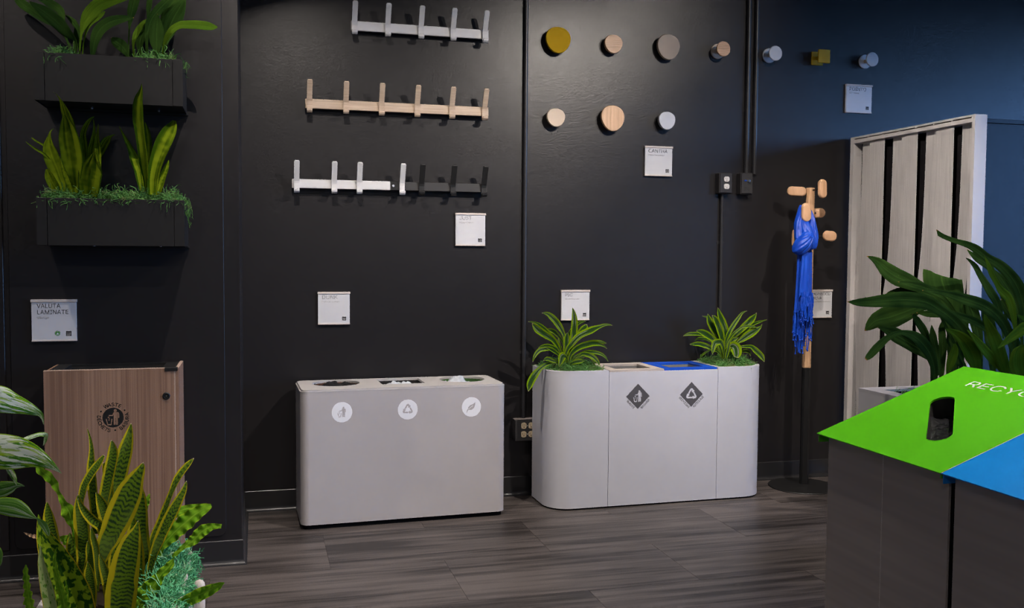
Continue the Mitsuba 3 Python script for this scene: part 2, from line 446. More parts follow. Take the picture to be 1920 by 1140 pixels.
# cove base: a low rubber strip with a toe that runs out onto the floor
def cove(p0, p1, out, h=0.1016, t=0.006, ext0=0.0, ext1=0.0):
    prof = [(0, 0), (0.020, 0), (0.0195, 0.003), (0.013, 0.007), (0.008, 0.014), (0.006, 0.024), (t - 0.0005, h - 0.003), (t - 0.003, h), (0, h)]
    p0, p1, o = np.array(p0, float), np.array(p1, float), np.array(out, float)
    V = [p0 + np.array([o[0] * a * (1 if True else 0), o[1] * a, z]) for a, z in prof] + [p1 + np.array([o[0] * a, o[1] * a, z]) for a, z in prof]
    d = (p1 - p0) / np.linalg.norm(p1 - p0)
    for i, (a, z) in enumerate(prof):                      # mitred ends
        V[i] = V[i] + d * a * ext0
        V[i + len(prof)] = V[i + len(prof)] + d * a * ext1
    n = len(prof)
    F = []
    for i in range(n):
        j = (i + 1) % n
        F += [(i, j, n + j), (i, n + j, n + i)]
    for i in range(1, n - 1):
        F += [(0, i + 1, i), (n, n + i, n + i + 1)]
    m = trimesh.Trimesh(np.array(V), F, process=False)
    m.fix_normals()
    return m
struct('baseboard_back', cove((COLX, 0, 0), (XR, 0, 0), (0, -1, 0), ext0=1), BASEB, 25)
struct('baseboard_side', cove((COLX, COLY, 0), (COLX, 0, 0), (1, 0, 0), ext0=-1, ext1=-1), BASEB, 25)
struct('baseboard_left', cove((XL, COLY, 0), (COLX, COLY, 0), (0, -1, 0), ext1=1), BASEB, 25)

# right-hand wall with the shop window, and the door at the right of the back wall
wr = sbox(YB, 0, 0.0, ZC).difference(sbox(-7.2, 0.25, -0.7, 3.0))
wm = prism(wr, 0, 0.15)
wm.apply_transform(np.array([[0, 0, 1, XR], [1, 0, 0, 0], [0, 1, 0, 0], [0, 0, 0, 1.0]]))
struct('wall_right', wm, SHOPW)
win = struct('window_1', box(XR + 0.07, XR + 0.0712, -7.2, -0.7, 0.25, 3.0), 'mat_glass', False)
for y in (-7.17, -5.01, -2.85, -0.73):
    put('mullion', rbox(XR + 0.03, XR + 0.11, y - 0.03, y + 0.03, 0.25, 3.0), ALU, win)
for z in (0.28, 2.97):
    put('rail', rbox(XR + 0.03, XR + 0.11, -7.2, -0.7, z - 0.03, z + 0.03), ALU, win)
dr1 = struct('door_1', rbox(4.16, 5.30, -0.012, 0.0, 0.012, 2.078, 0.002), DOORP)
put('head_trim', rbox(4.10, 5.36, -0.016, 0.0, 2.084, 2.109, 0.002), DOORP, dr1)
put('side_trim', rbox(4.10, 4.152, -0.016, 0.0, 0.0, 2.084, 0.002), DOORP, dr1)
put('side_trim', rbox(5.308, 5.36, -0.016, 0.0, 0.0, 2.084, 0.002), DOORP, dr1)
put('handle', [cyl((5.2, -0.012, 1.02), (5.2, -0.055, 1.02), 0.01), cyl((5.205, -0.055, 1.02), (5.09, -0.055, 1.02), 0.009)], BLACKM, dr1)

# track spots above (their light is at the top of the script)
for i, (pos, aim, power, tint, bw, co) in enumerate(SPOTS):
    d = np.array(aim, float) - np.array(pos, float)
    d /= np.linalg.norm(d)
    p = np.array(pos, float)
    t = thing('track_spotlight', ['black ceiling spotlight above the wooden coat rack', 'black ceiling spotlight aimed at the long bins', 'black ceiling spotlight above the coat stand', 'black ceiling spotlight in front of the wall planters', 'black ceiling spotlight above the snake plant', 'black ceiling spotlight above the green and blue lids', 'black ceiling spotlight above the long leaved plant by the screen', 'black ceiling spotlight aimed at the round knob coat hooks'][i], 'spotlight')
    can = lathe([(0.045, -0.16), (0.047, -0.155), (0.047, -0.01), (0.041, -0.01), (0.041, -0.012)], 24)
    M = trimesh.geometry.align_vectors([0, 0, 1], d)
    M[:3, 3] = p
    put('can', can, BLACKM, t, M=M)
    q = p - d * 0.08
    put('stem', cyl(q, (q[0], q[1], ZC), 0.012), BLACKM, t)

for (x, y), power in FILL_PANELS:  # added emitters out of view that lift the bin faces
    t = thing('added_fill_panel', 'added fill panel behind the camera, %s one' % ('left' if x < 0 else 'right'), 'ceiling light')
    put('frame', prism(sbox(x - 0.62, y - 0.32, x + 0.62, y + 0.32).difference(sbox(x - 0.6, y - 0.3, x + 0.6, y + 0.3)), ZC - 0.03, ZC - 0.001), WHITE, t, False)
    k = key('diffuser', t)
    v = np.array([(x - 0.6, y - 0.3, ZC - 0.02), (x - 0.6, y + 0.3, ZC - 0.02), (x + 0.6, y + 0.3, ZC - 0.02), (x + 0.6, y - 0.3, ZC - 0.02)])
    scene[k] = mikit.ply((v, np.array([(0, 1, 2), (0, 2, 3)])), WHITE, False, emitter={'type': 'area', 'radiance': rgb(power, power * 0.93, power * 0.86)})

# ================================================================== wall signs
LOGO_H = 0.0185
def logo(parent, x, y, z, M=None):
    """the small dark square in a sign's corner with its pale two-line mark"""
    put('logo', prism(sbox(0, 0, 0.0195, LOGO_H), 0, 0.0004), INK, parent, False, facing(x, y, z, M))
    w = word('mag', 0.0056, True, 0.0003)
    s = 0.0145 / w.extents[0]
    w.apply_scale([s, 1.0, 1.0])
    w.apply_translation((0.0024, 0.0085, 0.0004))
    bars = [prism(sbox(0.0024, 0.0042, 0.0170, 0.0058), 0.0004, 0.0007), prism(sbox(0.0024, 0.0020, 0.0150, 0.0032), 0.0004, 0.0007)]
    put('logo_mark', [w] + bars, INKP, parent, False, facing(x, y, z, M))

def sign(label, x0, z0, lines, sub, y=0.0, w=0.157, h=0.165, ink=INK, sub_ink=INKP, th=0.0205, sx=None, green=False, sub_h=0.0085, subw=None):
    t = thing('wall_sign', label, 'sign')
    yf = y - 0.014
    put('card', rbox(x0, x0 + w, yf, y - 0.002, z0, z0 + h, 0.0015), CARD, t)
    put('top_rail', rbox(x0 - 0.002, x0 + w + 0.003, yf - 0.004, y - 0.002, z0 + h - 0.010, z0 + h + 0.001, 0.0012), ACRY, t)
    put('bottom_rail', rbox(x0 - 0.001, x0 + w + 0.001, yf - 0.003, y - 0.002, z0 - 0.001, z0 + 0.005, 0.0012), ACRY, t)
    zz = z0 + h - 0.0155 - th
    for i, s in enumerate(lines):
        m = word(s, th)
        if sx:
            m.apply_scale([sx[i] / m.extents[0], 1, 1])
        m.apply_translation((0.0, 0, 0))
        put('title', m, ink, t, False, facing(x0 + 0.0185, yf, zz))
        zz -= th + 0.0075
    m = word(sub, sub_h)
    if subw:
        m.apply_scale([subw / m.extents[0], 1, 1])
    put('subtitle', m, sub_ink, t, False, facing(x0 + 0.0185, yf, zz + th - sub_h - 0.0015))
    logo(t, x0 + w - 0.0375, yf, z0 + 0.0175 + 0.002)
    if green:
        g = [prism(Point(0, 0).buffer(0.0098).difference(Point(0, 0).buffer(0.0084)), 0, 0.0004)]
        g.append(prism(Point(0, 0).buffer(0.0076), 0, 0.0003))
        put('seal', g, GREENPR, t, False, facing(x0 + 0.0905, yf, z0 + 0.030))
        tree = Polygon([(-0.004, -0.0045), (0, 0.0045), (0.0008, -0.001), (0.0022, 0.003), (0.005, -0.0045)])
        put('seal_mark', prism(tree, 0.0003, 0.0006), CARD, t, False, facing(x0 + 0.0905, yf, z0 + 0.030))
    return t

sign('white square wall sign reading VALUTA LAMINATE above the wood grain bin', -0.832, 0.933, ['VALUTA', 'LAMINATE'], 'QDesign', COLY - 0.009, 0.158, 0.160, INK, INKG, 0.0165, (0.083, 0.110), True, 0.0085, 0.041)
sign('white square wall sign reading DUNK above the three hole grey bin', 0.295, 0.923, ['DUNK'], 'Frans de la Haye', 0.0, 0.156, 0.162, INKG, INKP, 0.0190, (0.075,), False, 0.0075, 0.085)
sign('white square wall sign reading JUST below the half white half black rack', 0.991, 1.321, ['JUST'], 'Michel Charlot', 0.0, 0.156, 0.168, INKG, INKP, 0.0195, (0.064,), False, 0.0085, 0.073)
sign('white square wall sign reading PIC behind the tallest leaf of a striped plant', 1.566, 0.929, ['PIC'], 'Studio Manade', 0.0, 0.157, 0.161, INKG, INKP, 0.0185, (0.040,), False, 0.0075, 0.081)
sign('white square wall sign reading CANTHA below the white round knob', 2.032, 1.708, ['CANTHA'], 'Paula Chacartegui', 0.0, 0.159, 0.160, INK, INKG, 0.0190, (0.110,), False, 0.0075, 0.093)
sign('white square wall sign reading POINTO below the white hook pair', 3.265, 2.103, ['POINTO'], 'STC Studio', 0.0, 0.168, 0.160, INK, INKG, 0.0195, (0.109,), False, 0.0085, 0.064)
sign('white square wall sign reading SHERWOOD SALVA behind the blue scarf', 3.044, 0.926, ['SHERWOOD', 'SALVA'], 'Thomas Bernstrand Lind', 0.0, 0.160, 0.161, INK, INKP, 0.0165, (0.128, 0.072), False, 0.0065, 0.128)

# ================================================================== coat racks on the wall
def hook_mesh(w=0.026):
    """side view (y outwards from the wall, z up) swept across the width: back strap, lower lip, long upper blade leaning outwards"""
    c = [(-0.040, 0.083), (-0.044, 0.086), (-0.049, 0.085), (-0.0525, 0.080), (-0.042, 0.000), (-0.042, -0.030), (-0.049, -0.039), (-0.055, -0.034), (-0.057, -0.028),
         (-0.062, -0.030), (-0.061, -0.040), (-0.054, -0.047), (-0.044, -0.048), (-0.036, -0.042), (-0.034, -0.030), (-0.034, 0.004)]
    c = [(-0.078, 0.103), (-0.083, 0.109), (-0.089, 0.108), (-0.091, 0.103), (-0.045, 0.012), (-0.043, 0.0), (-0.043, -0.029), (-0.048, -0.036), (-0.055, -0.034), (-0.058, -0.027), (-0.064, -0.025),
         (-0.067, -0.029), (-0.065, -0.038), (-0.057, -0.0445), (-0.046, -0.046), (-0.037, -0.041), (-0.035, -0.032), (-0.035, 0.006)]
    poly = Polygon(c).buffer(-0.001).buffer(0.001, quad_segs=2)
    m = prism(poly, -w / 2, w / 2)
    # prism xy -> (y, z), prism z -> x
    m.apply_transform(np.array([[0, 0, 1, 0], [1, 0, 0, 0], [0, 1, 0, 0], [0, 0, 0, 1.0]]))
    # narrow the tips a little so that blade and lip look rounded from the front
    v = m.vertices.copy()
    f = np.where(v[:, 2] > 0.103, 0.72, 1.0)
    v[:, 0] *= f
    m.vertices = v
    m.fix_normals()
    return m
HK = hook_mesh()
def rack(label, zc, x0, x1, hooks, rail_m, hook_m, h=0.046):
    t = thing('coat_rack', label, 'coat rack')
    if callable(rail_m):
        rail_m(t, zc)
    else:
        put('rail', rbox(x0, x1, -0.045, -0.030, zc - h / 2, zc + h / 2, 0.002), rail_m, t)
    for x in (x0 + 0.10, x1 - 0.10):
        put('spacer', cyl((x, 0.0, zc), (x, -0.031, zc), 0.012), BLACKM, t)
    for x, m in hooks:
        M = np.eye(4)
        M[:3, 3] = (x, -0.011, zc)
        put('hook', HK, m, t, M=M)
    return t
rack('white five hook coat rack, topmost on the wall', 2.395, 0.458, 1.152, [(x, WHITER) for x in (0.474, 0.637, 0.803, 0.966, 1.131)], WHITER, None)
rack('pale wood six hook coat rack between the two white ones', 2.006, 0.236, 1.153, [(x, ASHR) for x in (0.256, 0.431, 0.606, 0.784, 0.961, 1.131)], ASHR, None)
def split_rail(t, zc):
    put('rail', rbox(0.171, 0.650, -0.045, -0.030, zc - 0.022, zc + 0.022, 0.002), WHITER, t, label='white half of the rail')
    put('rail', rbox(0.6505, 1.148, -0.045, -0.030, zc - 0.022, zc + 0.022, 0.002), BLACKF, t, label='black half of the rail')
    put('joint_plate', rbox(0.652, 0.690, -0.0465, -0.042, zc - 0.022, zc + 0.021, 0.001), BLACKR, t)
    put('screw', lathe([(0.006, 0), (0.0055, 0.0015), (0.003, 0.0025)], 16), WHITE, t, M=facing(0.665, -0.0465, zc))
rack('coat rack with a white left half and a black right half, lowest of three', 1.617, 0.171, 1.148,
     [(0.193, WHITER), (0.373, WHITER), (0.496, WHITER), (0.709, WHITER), (0.807, BLACKR), (0.968, BLACKR), (1.129, BLACKR)], split_rail, None)

# ================================================================== wall knobs
def pebble(rx, rz, seed, n=48):
    a = np.linspace(0, 2 * math.pi, n, endpoint=False)
    rr = 1 + 0.035 * np.cos(3 * (a - 0.52) ) + 0.012 * np.cos(2 * a + seed)
    return Polygon(np.c_[rx * rr * np.cos(a), rz * rr * np.sin(a)])
def knob(label, x, z, rx, rz, m, side, seed, group=None):
    t = thing('coat_hook', label, 'wall hook')
    p = pebble(rx, rz, seed)
    c = [affinity.scale(p, s, s, origin=(0, 0)) for s in (0.55, 0.80, 0.96, 1.0, 0.975)]
    zz = [0.0, 0.006, 0.026, 0.040, 0.0445]
    n = len(p.exterior.coords) - 1
    V, F = [], []
    for q, h in zip(c, zz):
        V += [(u, v, h) for u, v in list(q.exterior.coords)[:-1]]
    for i in range(len(c) - 1):
        for j in range(n):
            k = (j + 1) % n
            F += [(i * n + j, i * n + k, (i + 1) * n + k), (i * n + j, (i + 1) * n + k, (i + 1) * n + j)]
    V.append((0, 0, 0))
    for j in range(n):
        F.append((len(V) - 1, (j + 1) % n, j))
    put('body', trimesh.Trimesh(np.array(V), F, process=False), side, t, M=facing(x, 0.0, z))
    f = affinity.scale(p, 0.97, 0.97, origin=(0, 0))
    put('face', bevel_prism(f, 0.0435, 0.0465, 0.001), m, t, M=facing(x, 0.0, z))
knob('large mustard yellow round knob coat hook, first in the upper row', 1.525, 2.395, 0.068, 0.069, MUSTARD, MUSTL, 0.3)
knob('small oak round knob coat hook with level grain', 1.832, 2.393, 0.0507, 0.0495, OAKH, OAKH, 1.1)
knob('large taupe round knob coat hook in the upper row', 2.147, 2.398, 0.066, 0.0685, TAUPE, CREAM, 2.0)
knob('small cream round knob coat hook, first in the lower row', 1.517, 1.994, 0.050, 0.049, CREAM, CREAM, 0.6)
knob('large pale wood round knob coat hook with upright grain', 1.833, 2.005, 0.0665, 0.069, OAKV, OAKV, 1.7)
knob('small white round knob coat hook above the CANTHA sign', 2.144, 2.005, 0.0495, 0.0483, WHITE, WHITE, 2.6)
def peg(label, x, z, r, m, square=False):
    t = thing('coat_peg', label, 'wall hook')
    sh = rrect(2 * r, 2 * r, 0.006) if square else Point(0, 0).buffer(r, quad_segs=12)
    put('back_plate', bevel_prism(sh, 0, 0.009, 0.002), m[0], t, M=facing(x, 0.0, z))
    put('stem', cyl((0, 0, 0.008), (0, 0, 0.067), 0.011, 20), m[1], t, M=facing(x, 0.0, z))
    put('front_plate', bevel_prism(sh, 0.066, 0.076, 0.002), m[2], t, M=facing(x, 0.0, z))
peg('round wood wall peg with a cream back plate left of the conduits', 2.456, 2.399, 0.0405, (CREAM, OAKH, OAKH))
peg('round white wall peg nearest to the conduits', 2.772, 2.395, 0.0405, (WHITE, CREAM, WHITE))
peg('square mustard yellow wall peg between two white ones', 3.077, 2.397, 0.0375, (MUSTL, MUSTL, MUSTL), True)
peg('round white wall peg above the POINTO sign', 3.388, 2.398, 0.0400, (WHITE, CREAM, WHITE))

# ================================================================== electrical boxes and conduits
def tube_thing(label, x, z0, z1, r, y=-0.012):
    t = thing('conduit', label, 'conduit')
    put('pipe', cyl((x, y, z0), (x, y, z1), r, 20), TRIMP, t)
    for z in np.arange(z0 + 0.35, z1 - 0.1, 0.9):
        put('strap', [rbox(x - 0.022, x + 0.022, -0.003, 0.0, z - 0.008, z + 0.008, 0.001), cyl((x, y, z - 0.008), (x, y, z + 0.008), r + 0.0015, 20)], TRIMP, t)
tube_thing('thin black conduit running down to the four socket outlet', 1.360, 0.411, ZC, 0.011)
tube_thing('black conduit below the white twin socket', 2.495, 0.10, 1.622, 0.0095)
tube_thing('left of two black conduits above the key switch box', 2.640, 1.734, ZC, 0.013)
tube_thing('right of two black conduits above the key switch box', 2.690, 1.734, ZC, 0.013, -0.010)

def socket_face(parent, x, y, z, m, s=1.0, rot=0):
    """one half of a duplex outlet: oval with flat sides, two blades and an earth hole"""
    o = Point(0, 0).buffer(0.0172 * s, quad_segs=10).intersection(sbox(-0.0165 * s, -0.0142 * s, 0.0165 * s, 0.0142 * s))
    if rot:
        o = affinity.rotate(o, 90, origin=(0, 0))
    k = put('socket', bevel_prism(o.simplify(0.0002), 0, 0.004, 0.0008), m, parent, M=facing(x, y, z))
    h = [sbox(-0.0075, -0.001, -0.0055, 0.0075), sbox(0.0055, 0.0, 0.0072, 0.0068), Point(0, -0.0075).buffer(0.0026)]
    hh = unary_union([affinity.scale(q, s, s, origin=(0, 0)) for q in h])
    put('slots', prism(hh, 0.0038, 0.0043), HOLE, k, False, facing(x, y, z))
t = thing('outlet_box', 'black box with two white sockets left of the key switch', 'power outlet')
put('box', rbox(2.458, 2.536, -0.046, 0.0, 1.620, 1.735, 0.004), OUTBLK, t)
put('cover', rbox(2.463, 2.531, -0.052, -0.046, 1.623, 1.733, 0.003), OUTBLK, t)
socket_face(t, 2.500, -0.052, 1.699, SOCKW)
socket_face(t, 2.500, -0.052, 1.659, SOCKW)
t = thing('key_switch_box', 'black switch box with a shiny key lock below twin conduits', 'switch box')
put('box', rbox(2.588, 2.662, -0.046, 0.0, 1.618, 1.738, 0.004), OUTBLK, t)
put('cover', rbox(2.593, 2.658, -0.052, -0.046, 1.622, 1.735, 0.003), BLACKF, t)
k = put('lock', lathe([(0.0075, 0), (0.0075, 0.010), (0.006, 0.0125)], 20), CHROME, t, M=facing(2.636, -0.052, 1.692))
put('key_slot', prism(sbox(-0.004, -0.0007, 0.004, 0.0007), 0.0124, 0.0132), HOLE, k, False, facing(2.636, -0.052, 1.692))
put('switch', rbox(2.608, 2.622, -0.056, -0.052, 1.690, 1.697, 0.001), BLUEP, t, label='small blue toggle')
put('vent', [box(2.605, 2.645, -0.0525, -0.0515, z, z + 0.002) for z in (1.640, 1.648, 1.656)], HOLE, t, False)
t = thing('outlet_box', 'worn black box with four ivory sockets beside the oval white bin', 'power outlet')
put('box', rbox(1.304, 1.424, -0.046, 0.0, 0.296, 0.412, 0.003), OUTBLK, t)
put('worn_edge', rbox(1.304, 1.424, -0.0462, -0.003, 0.4105, 0.4135, 0.001), PAINTCH, t)
put('cover', rbox(1.306, 1.422, -0.052, -0.046, 0.299, 0.409, 0.002), BLACKF, t)
for x in (1.351, 1.391):
    for z in (0.3795, 0.3345):
        socket_face(t, x, -0.052, z, SOCKI, 1.0, 1)
for z in (0.379, 0.335):
    put('screw', cyl((1.371, -0.052, z), (1.371, -0.054, z), 0.0035, 12), CHROME, t)

# ================================================================== icons
def person_icon():
    """figure dropping litter into a basket, about 2 units tall"""
    def P(l):
        return Polygon([((x - 680) / 285.0, (620 - y) / 280.0) for x, y in l])
    fig = [P([(690, 470), (662, 540), (572, 543), (560, 560), (572, 576), (672, 576), (696, 530), (694, 822), (704, 830), (732, 830), (742, 822), (744, 645), (752, 645), (754, 822), (764, 830), (796, 830), (808, 820), (806, 505), (816, 510), (816, 632), (830, 638), (844, 632), (844, 505), (834, 480), (812, 466), (712, 462)]),
           Point((742 - 680) / 285.0, (620 - 420) / 280.0).buffer(0.15)]
    basket = [P([(482, 655), (508, 648), (545, 802), (615, 802), (638, 648), (664, 653), (634, 832), (528, 838)])]
    bits = [Point((x - 680) / 285.0, (620 - y) / 280.0).buffer(r) for x, y, r in ((552, 607, 0.07), (578, 642, 0.055), (570, 690, 0.06))]
    return unary_union(fig), unary_union(basket), unary_union(bits)
def recycle_icon():
    """three bent arrows that chase each other round a triangle, within a unit circle"""
    def turn(g, k):
        return affinity.rotate(g, -120 * k, origin=(0, 0))
    one = Polygon([(-0.52, 0.16), (-0.20, 0.72), (-0.10, 0.82), (0.12, 0.82), (0.22, 0.74), (0.33, 0.54), (0.45, 0.61), (0.34, 0.20), (-0.02, 0.30), (0.09, 0.38), (0.0, 0.53), (-0.05, 0.53), (-0.25, 0.17), (-0.33, 0.06)])
    one = affinity.translate(one.buffer(-0.01).buffer(0.01), 0.0, 0.05)
    arms = [turn(one, k) for k in range(3)]
    gap = [a.buffer(0.035) for a in arms]
    out = [arms[0].difference(gap[1]), arms[1].difference(gap[2]), arms[2].difference(gap[0])]
    return unary_union(out[:2]), out[2]
def leaf_icon():
    a = LineString([(-0.62, -0.55), (-0.55, -0.1), (-0.2, 0.28), (0.25, 0.42), (0.62, 0.75), (0.60, 0.25), (0.40, -0.20), (0.0, -0.48), (-0.40, -0.45)])
    body = Polygon(a.coords).buffer(0.06).buffer(-0.06)
    slit = LineString([(-0.75, -0.75), (-0.55, -0.42), (-0.25, -0.12), (0.2, 0.18)]).buffer(0.035)
    stem = LineString([(-0.78, -0.85), (-0.66, -0.52), (-0.56, -0.42)]).buffer(0.055)
    return body.difference(slit).union(stem)
FIG, BASKET, BITS = person_icon()
RING, HEADS = recycle_icon()

# ================================================================== grey three hole bin
A = 0.0265
MG = rotz(A, 0.6755, -0.207)
t = thing('recycling_bin', 'long warm grey bin with three holes in its top', 'bin')
W2, D2 = 0.490, 0.176
outer = rrect(2 * W2, 2 * D2, 0.040, seg=10)
shell = outer.difference(outer.buffer(-0.004))
put('body', prism(shell, 0.022, 0.638), GREYM, t, 40, MG)
put('rim', [prism(outer.buffer(0.0008).difference(outer.buffer(-0.006)), 0.638, 0.643)], GREYT, t, 40, MG)
put('plinth', prism(outer.buffer(-0.012), 0.0, 0.022), RUBBER, t, 40, MG)
HX = (-0.305, 0.009, 0.322)
HY = 0.040
holes = [affinity.scale(Point(HX[0], HY).buffer(1.0, quad_segs=16), 0.113, 0.106, origin=(HX[0], HY)), sbox(HX[1] - 0.105, HY - 0.096, HX[1] + 0.105, HY + 0.096), affinity.scale(Point(HX[2], HY).buffer(1.0, quad_segs=16), 0.113, 0.108, origin=(HX[2], HY))]
put('top_plate', prism(outer.buffer(-0.0065).difference(unary_union(holes)), 0.640, 0.650), GREYT, t, 40, MG)
for h, m in zip(holes, (BROWNIN, DARKIN, GREENIN)):
    put('liner', prism(h.buffer(0.004).difference(h), 0.40, 0.6395), m, t, 40, MG)
def bag(cx, cy, rx, ry, z, hgt, seed, low=0.40):
    """crumpled bag lining a hole: a sagging cloth with folds"""
    n = 26
    u = np.linspace(-1, 1, n)
    V, F = [], []
    for i in range(n):
        for j in range(n):
            x, y = u[i], u[j]
            rr = max(abs(x), abs(y))
            s = 1.0 / max(math.hypot(x, y) / max(rr, 1e-6), 1e-6)
            X, Y = x * s, y * s
            q = math.hypot(X, Y)
            zz = z + hgt * (1 - q ** 2) + 0.02 * (meshkit.noise(np.array([X * 4 + seed, Y * 4, seed])) - 0.5) + 0.03 * abs(meshkit.noise(np.array([X * 9 + seed, Y * 9, 3.0])) - 0.5)
            V.append((cx + rx * X, cy + ry * Y, zz))
    for i in range(n - 1):
        for j in range(n - 1):
            a = i * n + j
            F += [(a, a + n, a + n + 1), (a, a + n + 1, a + 1)]
    return trimesh.Trimesh(np.array(V), F, process=False)
put('bin_bag', bag(HX[0], HY, 0.111, 0.104, 0.632, -0.02, 1.0), BAGB, t, True, MG, label='shiny black bag in the left hole')
put('bin_bag', bag(HX[1], HY, 0.103, 0.094, 0.606, 0.030, 2.0), BAGW, t, True, MG, label='white bag in the square hole')
put('bin_bag', bag(HX[2] - 0.02, HY + 0.02, 0.085, 0.065, 0.590, 0.066, 3.0), BAGW, t, True, MG, label='white bag in the right hole')
def badge(lx, polys):
    k = put('badge', prism(Point(0, 0).buffer(0.0475, quad_segs=12), 0, 0.0006), DECALW, t, False, facing(lx, -D2, 0.543, MG))
    for p in polys:
        p = affinity.affine_transform(p, [0.030, 0, 0, 0.030, 0, 0])
        put('symbol', prism(p, 0.0006, 0.0009), GREYM, k, False, facing(lx, -D2, 0.543, MG))
badge(-0.3015, [FIG, BASKET, BITS])
badge(0.0065, [RING, HEADS])
badge(0.3165, [leaf_icon()])

# ================================================================== oval white bin with two plant boxes
B = 0.0135
MW = rotz(B, 2.000, -0.201)
t = thing('planter_bin', 'long white bin with rounded ends and two plant boxes in its top', 'bin')
W3, D3, SL, SR = 0.605, 0.155, -0.294, 0.312
full = rrect(2 * W3, 2 * D3, 0.125, seg=14).union(sbox(-W3, 0.0, W3, D3 - 0.012)).union(sbox(-W3 + 0.012, 0.0, W3 - 0.012, D3))
full = full.buffer(0)
put('plinth', prism(full.buffer(-0.004), 0.0, 0.008), RUBBER, t, 40, MW)
G = 0.0011
def cut(a, b):
    return full.intersection(sbox(a, -1, b, 1))
left, mid, right = cut(-1, SL - G), cut(SL + G, SR - G), cut(SR + G, 1)
for nm, p in (('plant_box', left), ('bin_unit', mid), ('plant_box', right)):
    k = put(nm, prism(p.difference(p.buffer(-0.004)), 0.008, 0.690), WHITEM, t, 40, MW)
    if nm == 'plant_box':
        op = p.buffer(-0.028, join_style=1)
        put('rim', prism(p.difference(op), 0.690, 0.699), WHITEM, k, 40, MW)
        put('soil', prism(op.buffer(0.02).intersection(p.buffer(-0.005)), 0.660, 0.676), SOIL, k, 40, MW)
    else:
        for j, (a, b, m) in enumerate(((SL + 0.004, 0.008, BEIGEP), (0.010, SR - 0.004, BLUEP))):
            f = sbox(a, -D3 + 0.005, b, D3 - 0.006)
            hcx = (a + b) / 2
            ho = sbox(a + 0.052, -D3 + 0.058, b - 0.050, D3 - 0.072)
            put('top_frame', prism(f.difference(ho), 0.690, 0.699), m, k, 40, MW, label=('beige frame', 'bright blue frame')[j])
            put('liner', prism(ho.buffer(0.003, join_style=2).difference(ho), 0.45, 0.6895), GREYIN, k, 40, MW)
            put('bin_bag', bag(hcx, -0.007, (b - a) / 2 - 0.05, 0.095, 0.600, -0.02, 5.0 + j), BAGB, k, True, MW)
def diamond(lx, polys, w1, w2):
    z = 0.563
    k = put('diamond_badge', prism(Polygon([(-0.0645, 0), (0, -0.0645), (0.0645, 0), (0, 0.0645)]), 0, 0.0006), DECALG, t, False, facing(lx, -D3, z, MW))
    for p in polys:
        p = affinity.affine_transform(p, [0.0365, 0, 0, 0.0365, 0, 0])
        put('symbol', prism(p, 0.0006, 0.0009), WHITEM, k, False, facing(lx, -D3, z, MW))
    for s, w in ((-1, w1), (1, w2)):
        m = word(w, 0.0115, True)
        L = m.extents[0]
        m.apply_scale([0.062 / 0.062 * min(1.0, 0.076 / L), 1, 1])
        m.apply_translation((-m.extents[0] / 2, -0.0115, 0))
        R = trimesh.transformations.rotation_matrix(math.radians(45 * s), [0, 0, 1])
        R[:3, 3] = (s * 0.0355, -0.0355, 0)
        m.apply_transform(R)
        put('lettering', m, DECALG, k, False, facing(lx, -D3, z, MW))
diamond(-0.137, [FIG, BASKET, BITS], 'WASTE', 'BASURA')
diamond(0.161, [RING, HEADS], 'RECYCLING', 'RECICLAJE')

# ================================================================== wood grain bin on the pier
t = thing('wood_bin', 'brown wood grain waste bin with a black top behind the snake plant', 'bin')
XA, XB, YF, YK, ZT = -0.7475, -0.2835, -1.065, -0.828, 0.845
put('door', rbox(XA, XB - 0.0165, YF, YF + 0.018, 0.012, ZT, 0.001), LAMI, t)
put('edge_band', [rbox(XA, XB - 0.002, YF + 0.0005, YF + 0.0175, ZT, ZT + 0.0015, 0.0005), rbox(XB - 0.0165, XB - 0.012, YF - 0.0003, YF + 0.018, 0.012, ZT + 0.0015, 0.0005)], LAMED, t)
side = put('side_panel', rbox(XB - 0.012, XB + 0.0, YF + 0.0005, YK, 0.0, ZT, 0.001), LAMI, t)
put('edge_band', rbox(XB - 0.012, XB + 0.0, YF + 0.0005, YK, ZT, ZT + 0.0015, 0.0005), LAMED, side)
put('side_panel', rbox(XA, XA + 0.012, YF + 0.0185, YK, 0.0, ZT - 0.003, 0.001), LAMI, t)
put('back_panel', rbox(XA + 0.0125, XB - 0.0125, YK - 0.012, YK, 0.0, ZT - 0.004, 0.001), LAMI, t)
put('kick', rbox(XA + 0.02, XB - 0.02, YF + 0.03, YF + 0.045, 0.0, 0.06, 0.001), RUBBER, t)
top = sbox(XA + 0.013, YF + 0.019, XB - 0.013, YK - 0.0125).difference(sbox(XA + 0.06, YF + 0.05, XB - 0.06, YK - 0.03))
put('top_frame', prism(top, ZT - 0.012, ZT - 0.0005), BLACKM, t)
fl2 = [box(XA + 0.06, XB - 0.06, YK - 0.032, YK - 0.030, ZT - 0.10, ZT - 0.011), box(XA + 0.06, XB - 0.06, YF + 0.05, YF + 0.052, ZT - 0.10, ZT - 0.011), box(XA + 0.06, XA + 0.062, YF + 0.05, YK - 0.03, ZT - 0.10, ZT - 0.011), box(XB - 0.062, XB - 0.06, YF + 0.05, YK - 0.03, ZT - 0.10, ZT - 0.011), box(XA + 0.06, XB - 0.06, YF + 0.05, YK - 0.03, ZT - 0.104, ZT - 0.10)]
put('chute', fl2, DARKIN, t, False)
put('latch', [rbox(-0.333, -0.287, YF - 0.004, YF + 0.02, ZT - 0.010, ZT + 0.003, 0.0012)], BLACKM, t)
lk = put('lock', lathe([(0.0135, 0), (0.0135, 0.004), (0.0105, 0.006), (0.0095, 0.003), (0.005, 0.003)], 24), BLACKM, t, M=facing(-0.328, YF, 0.742))
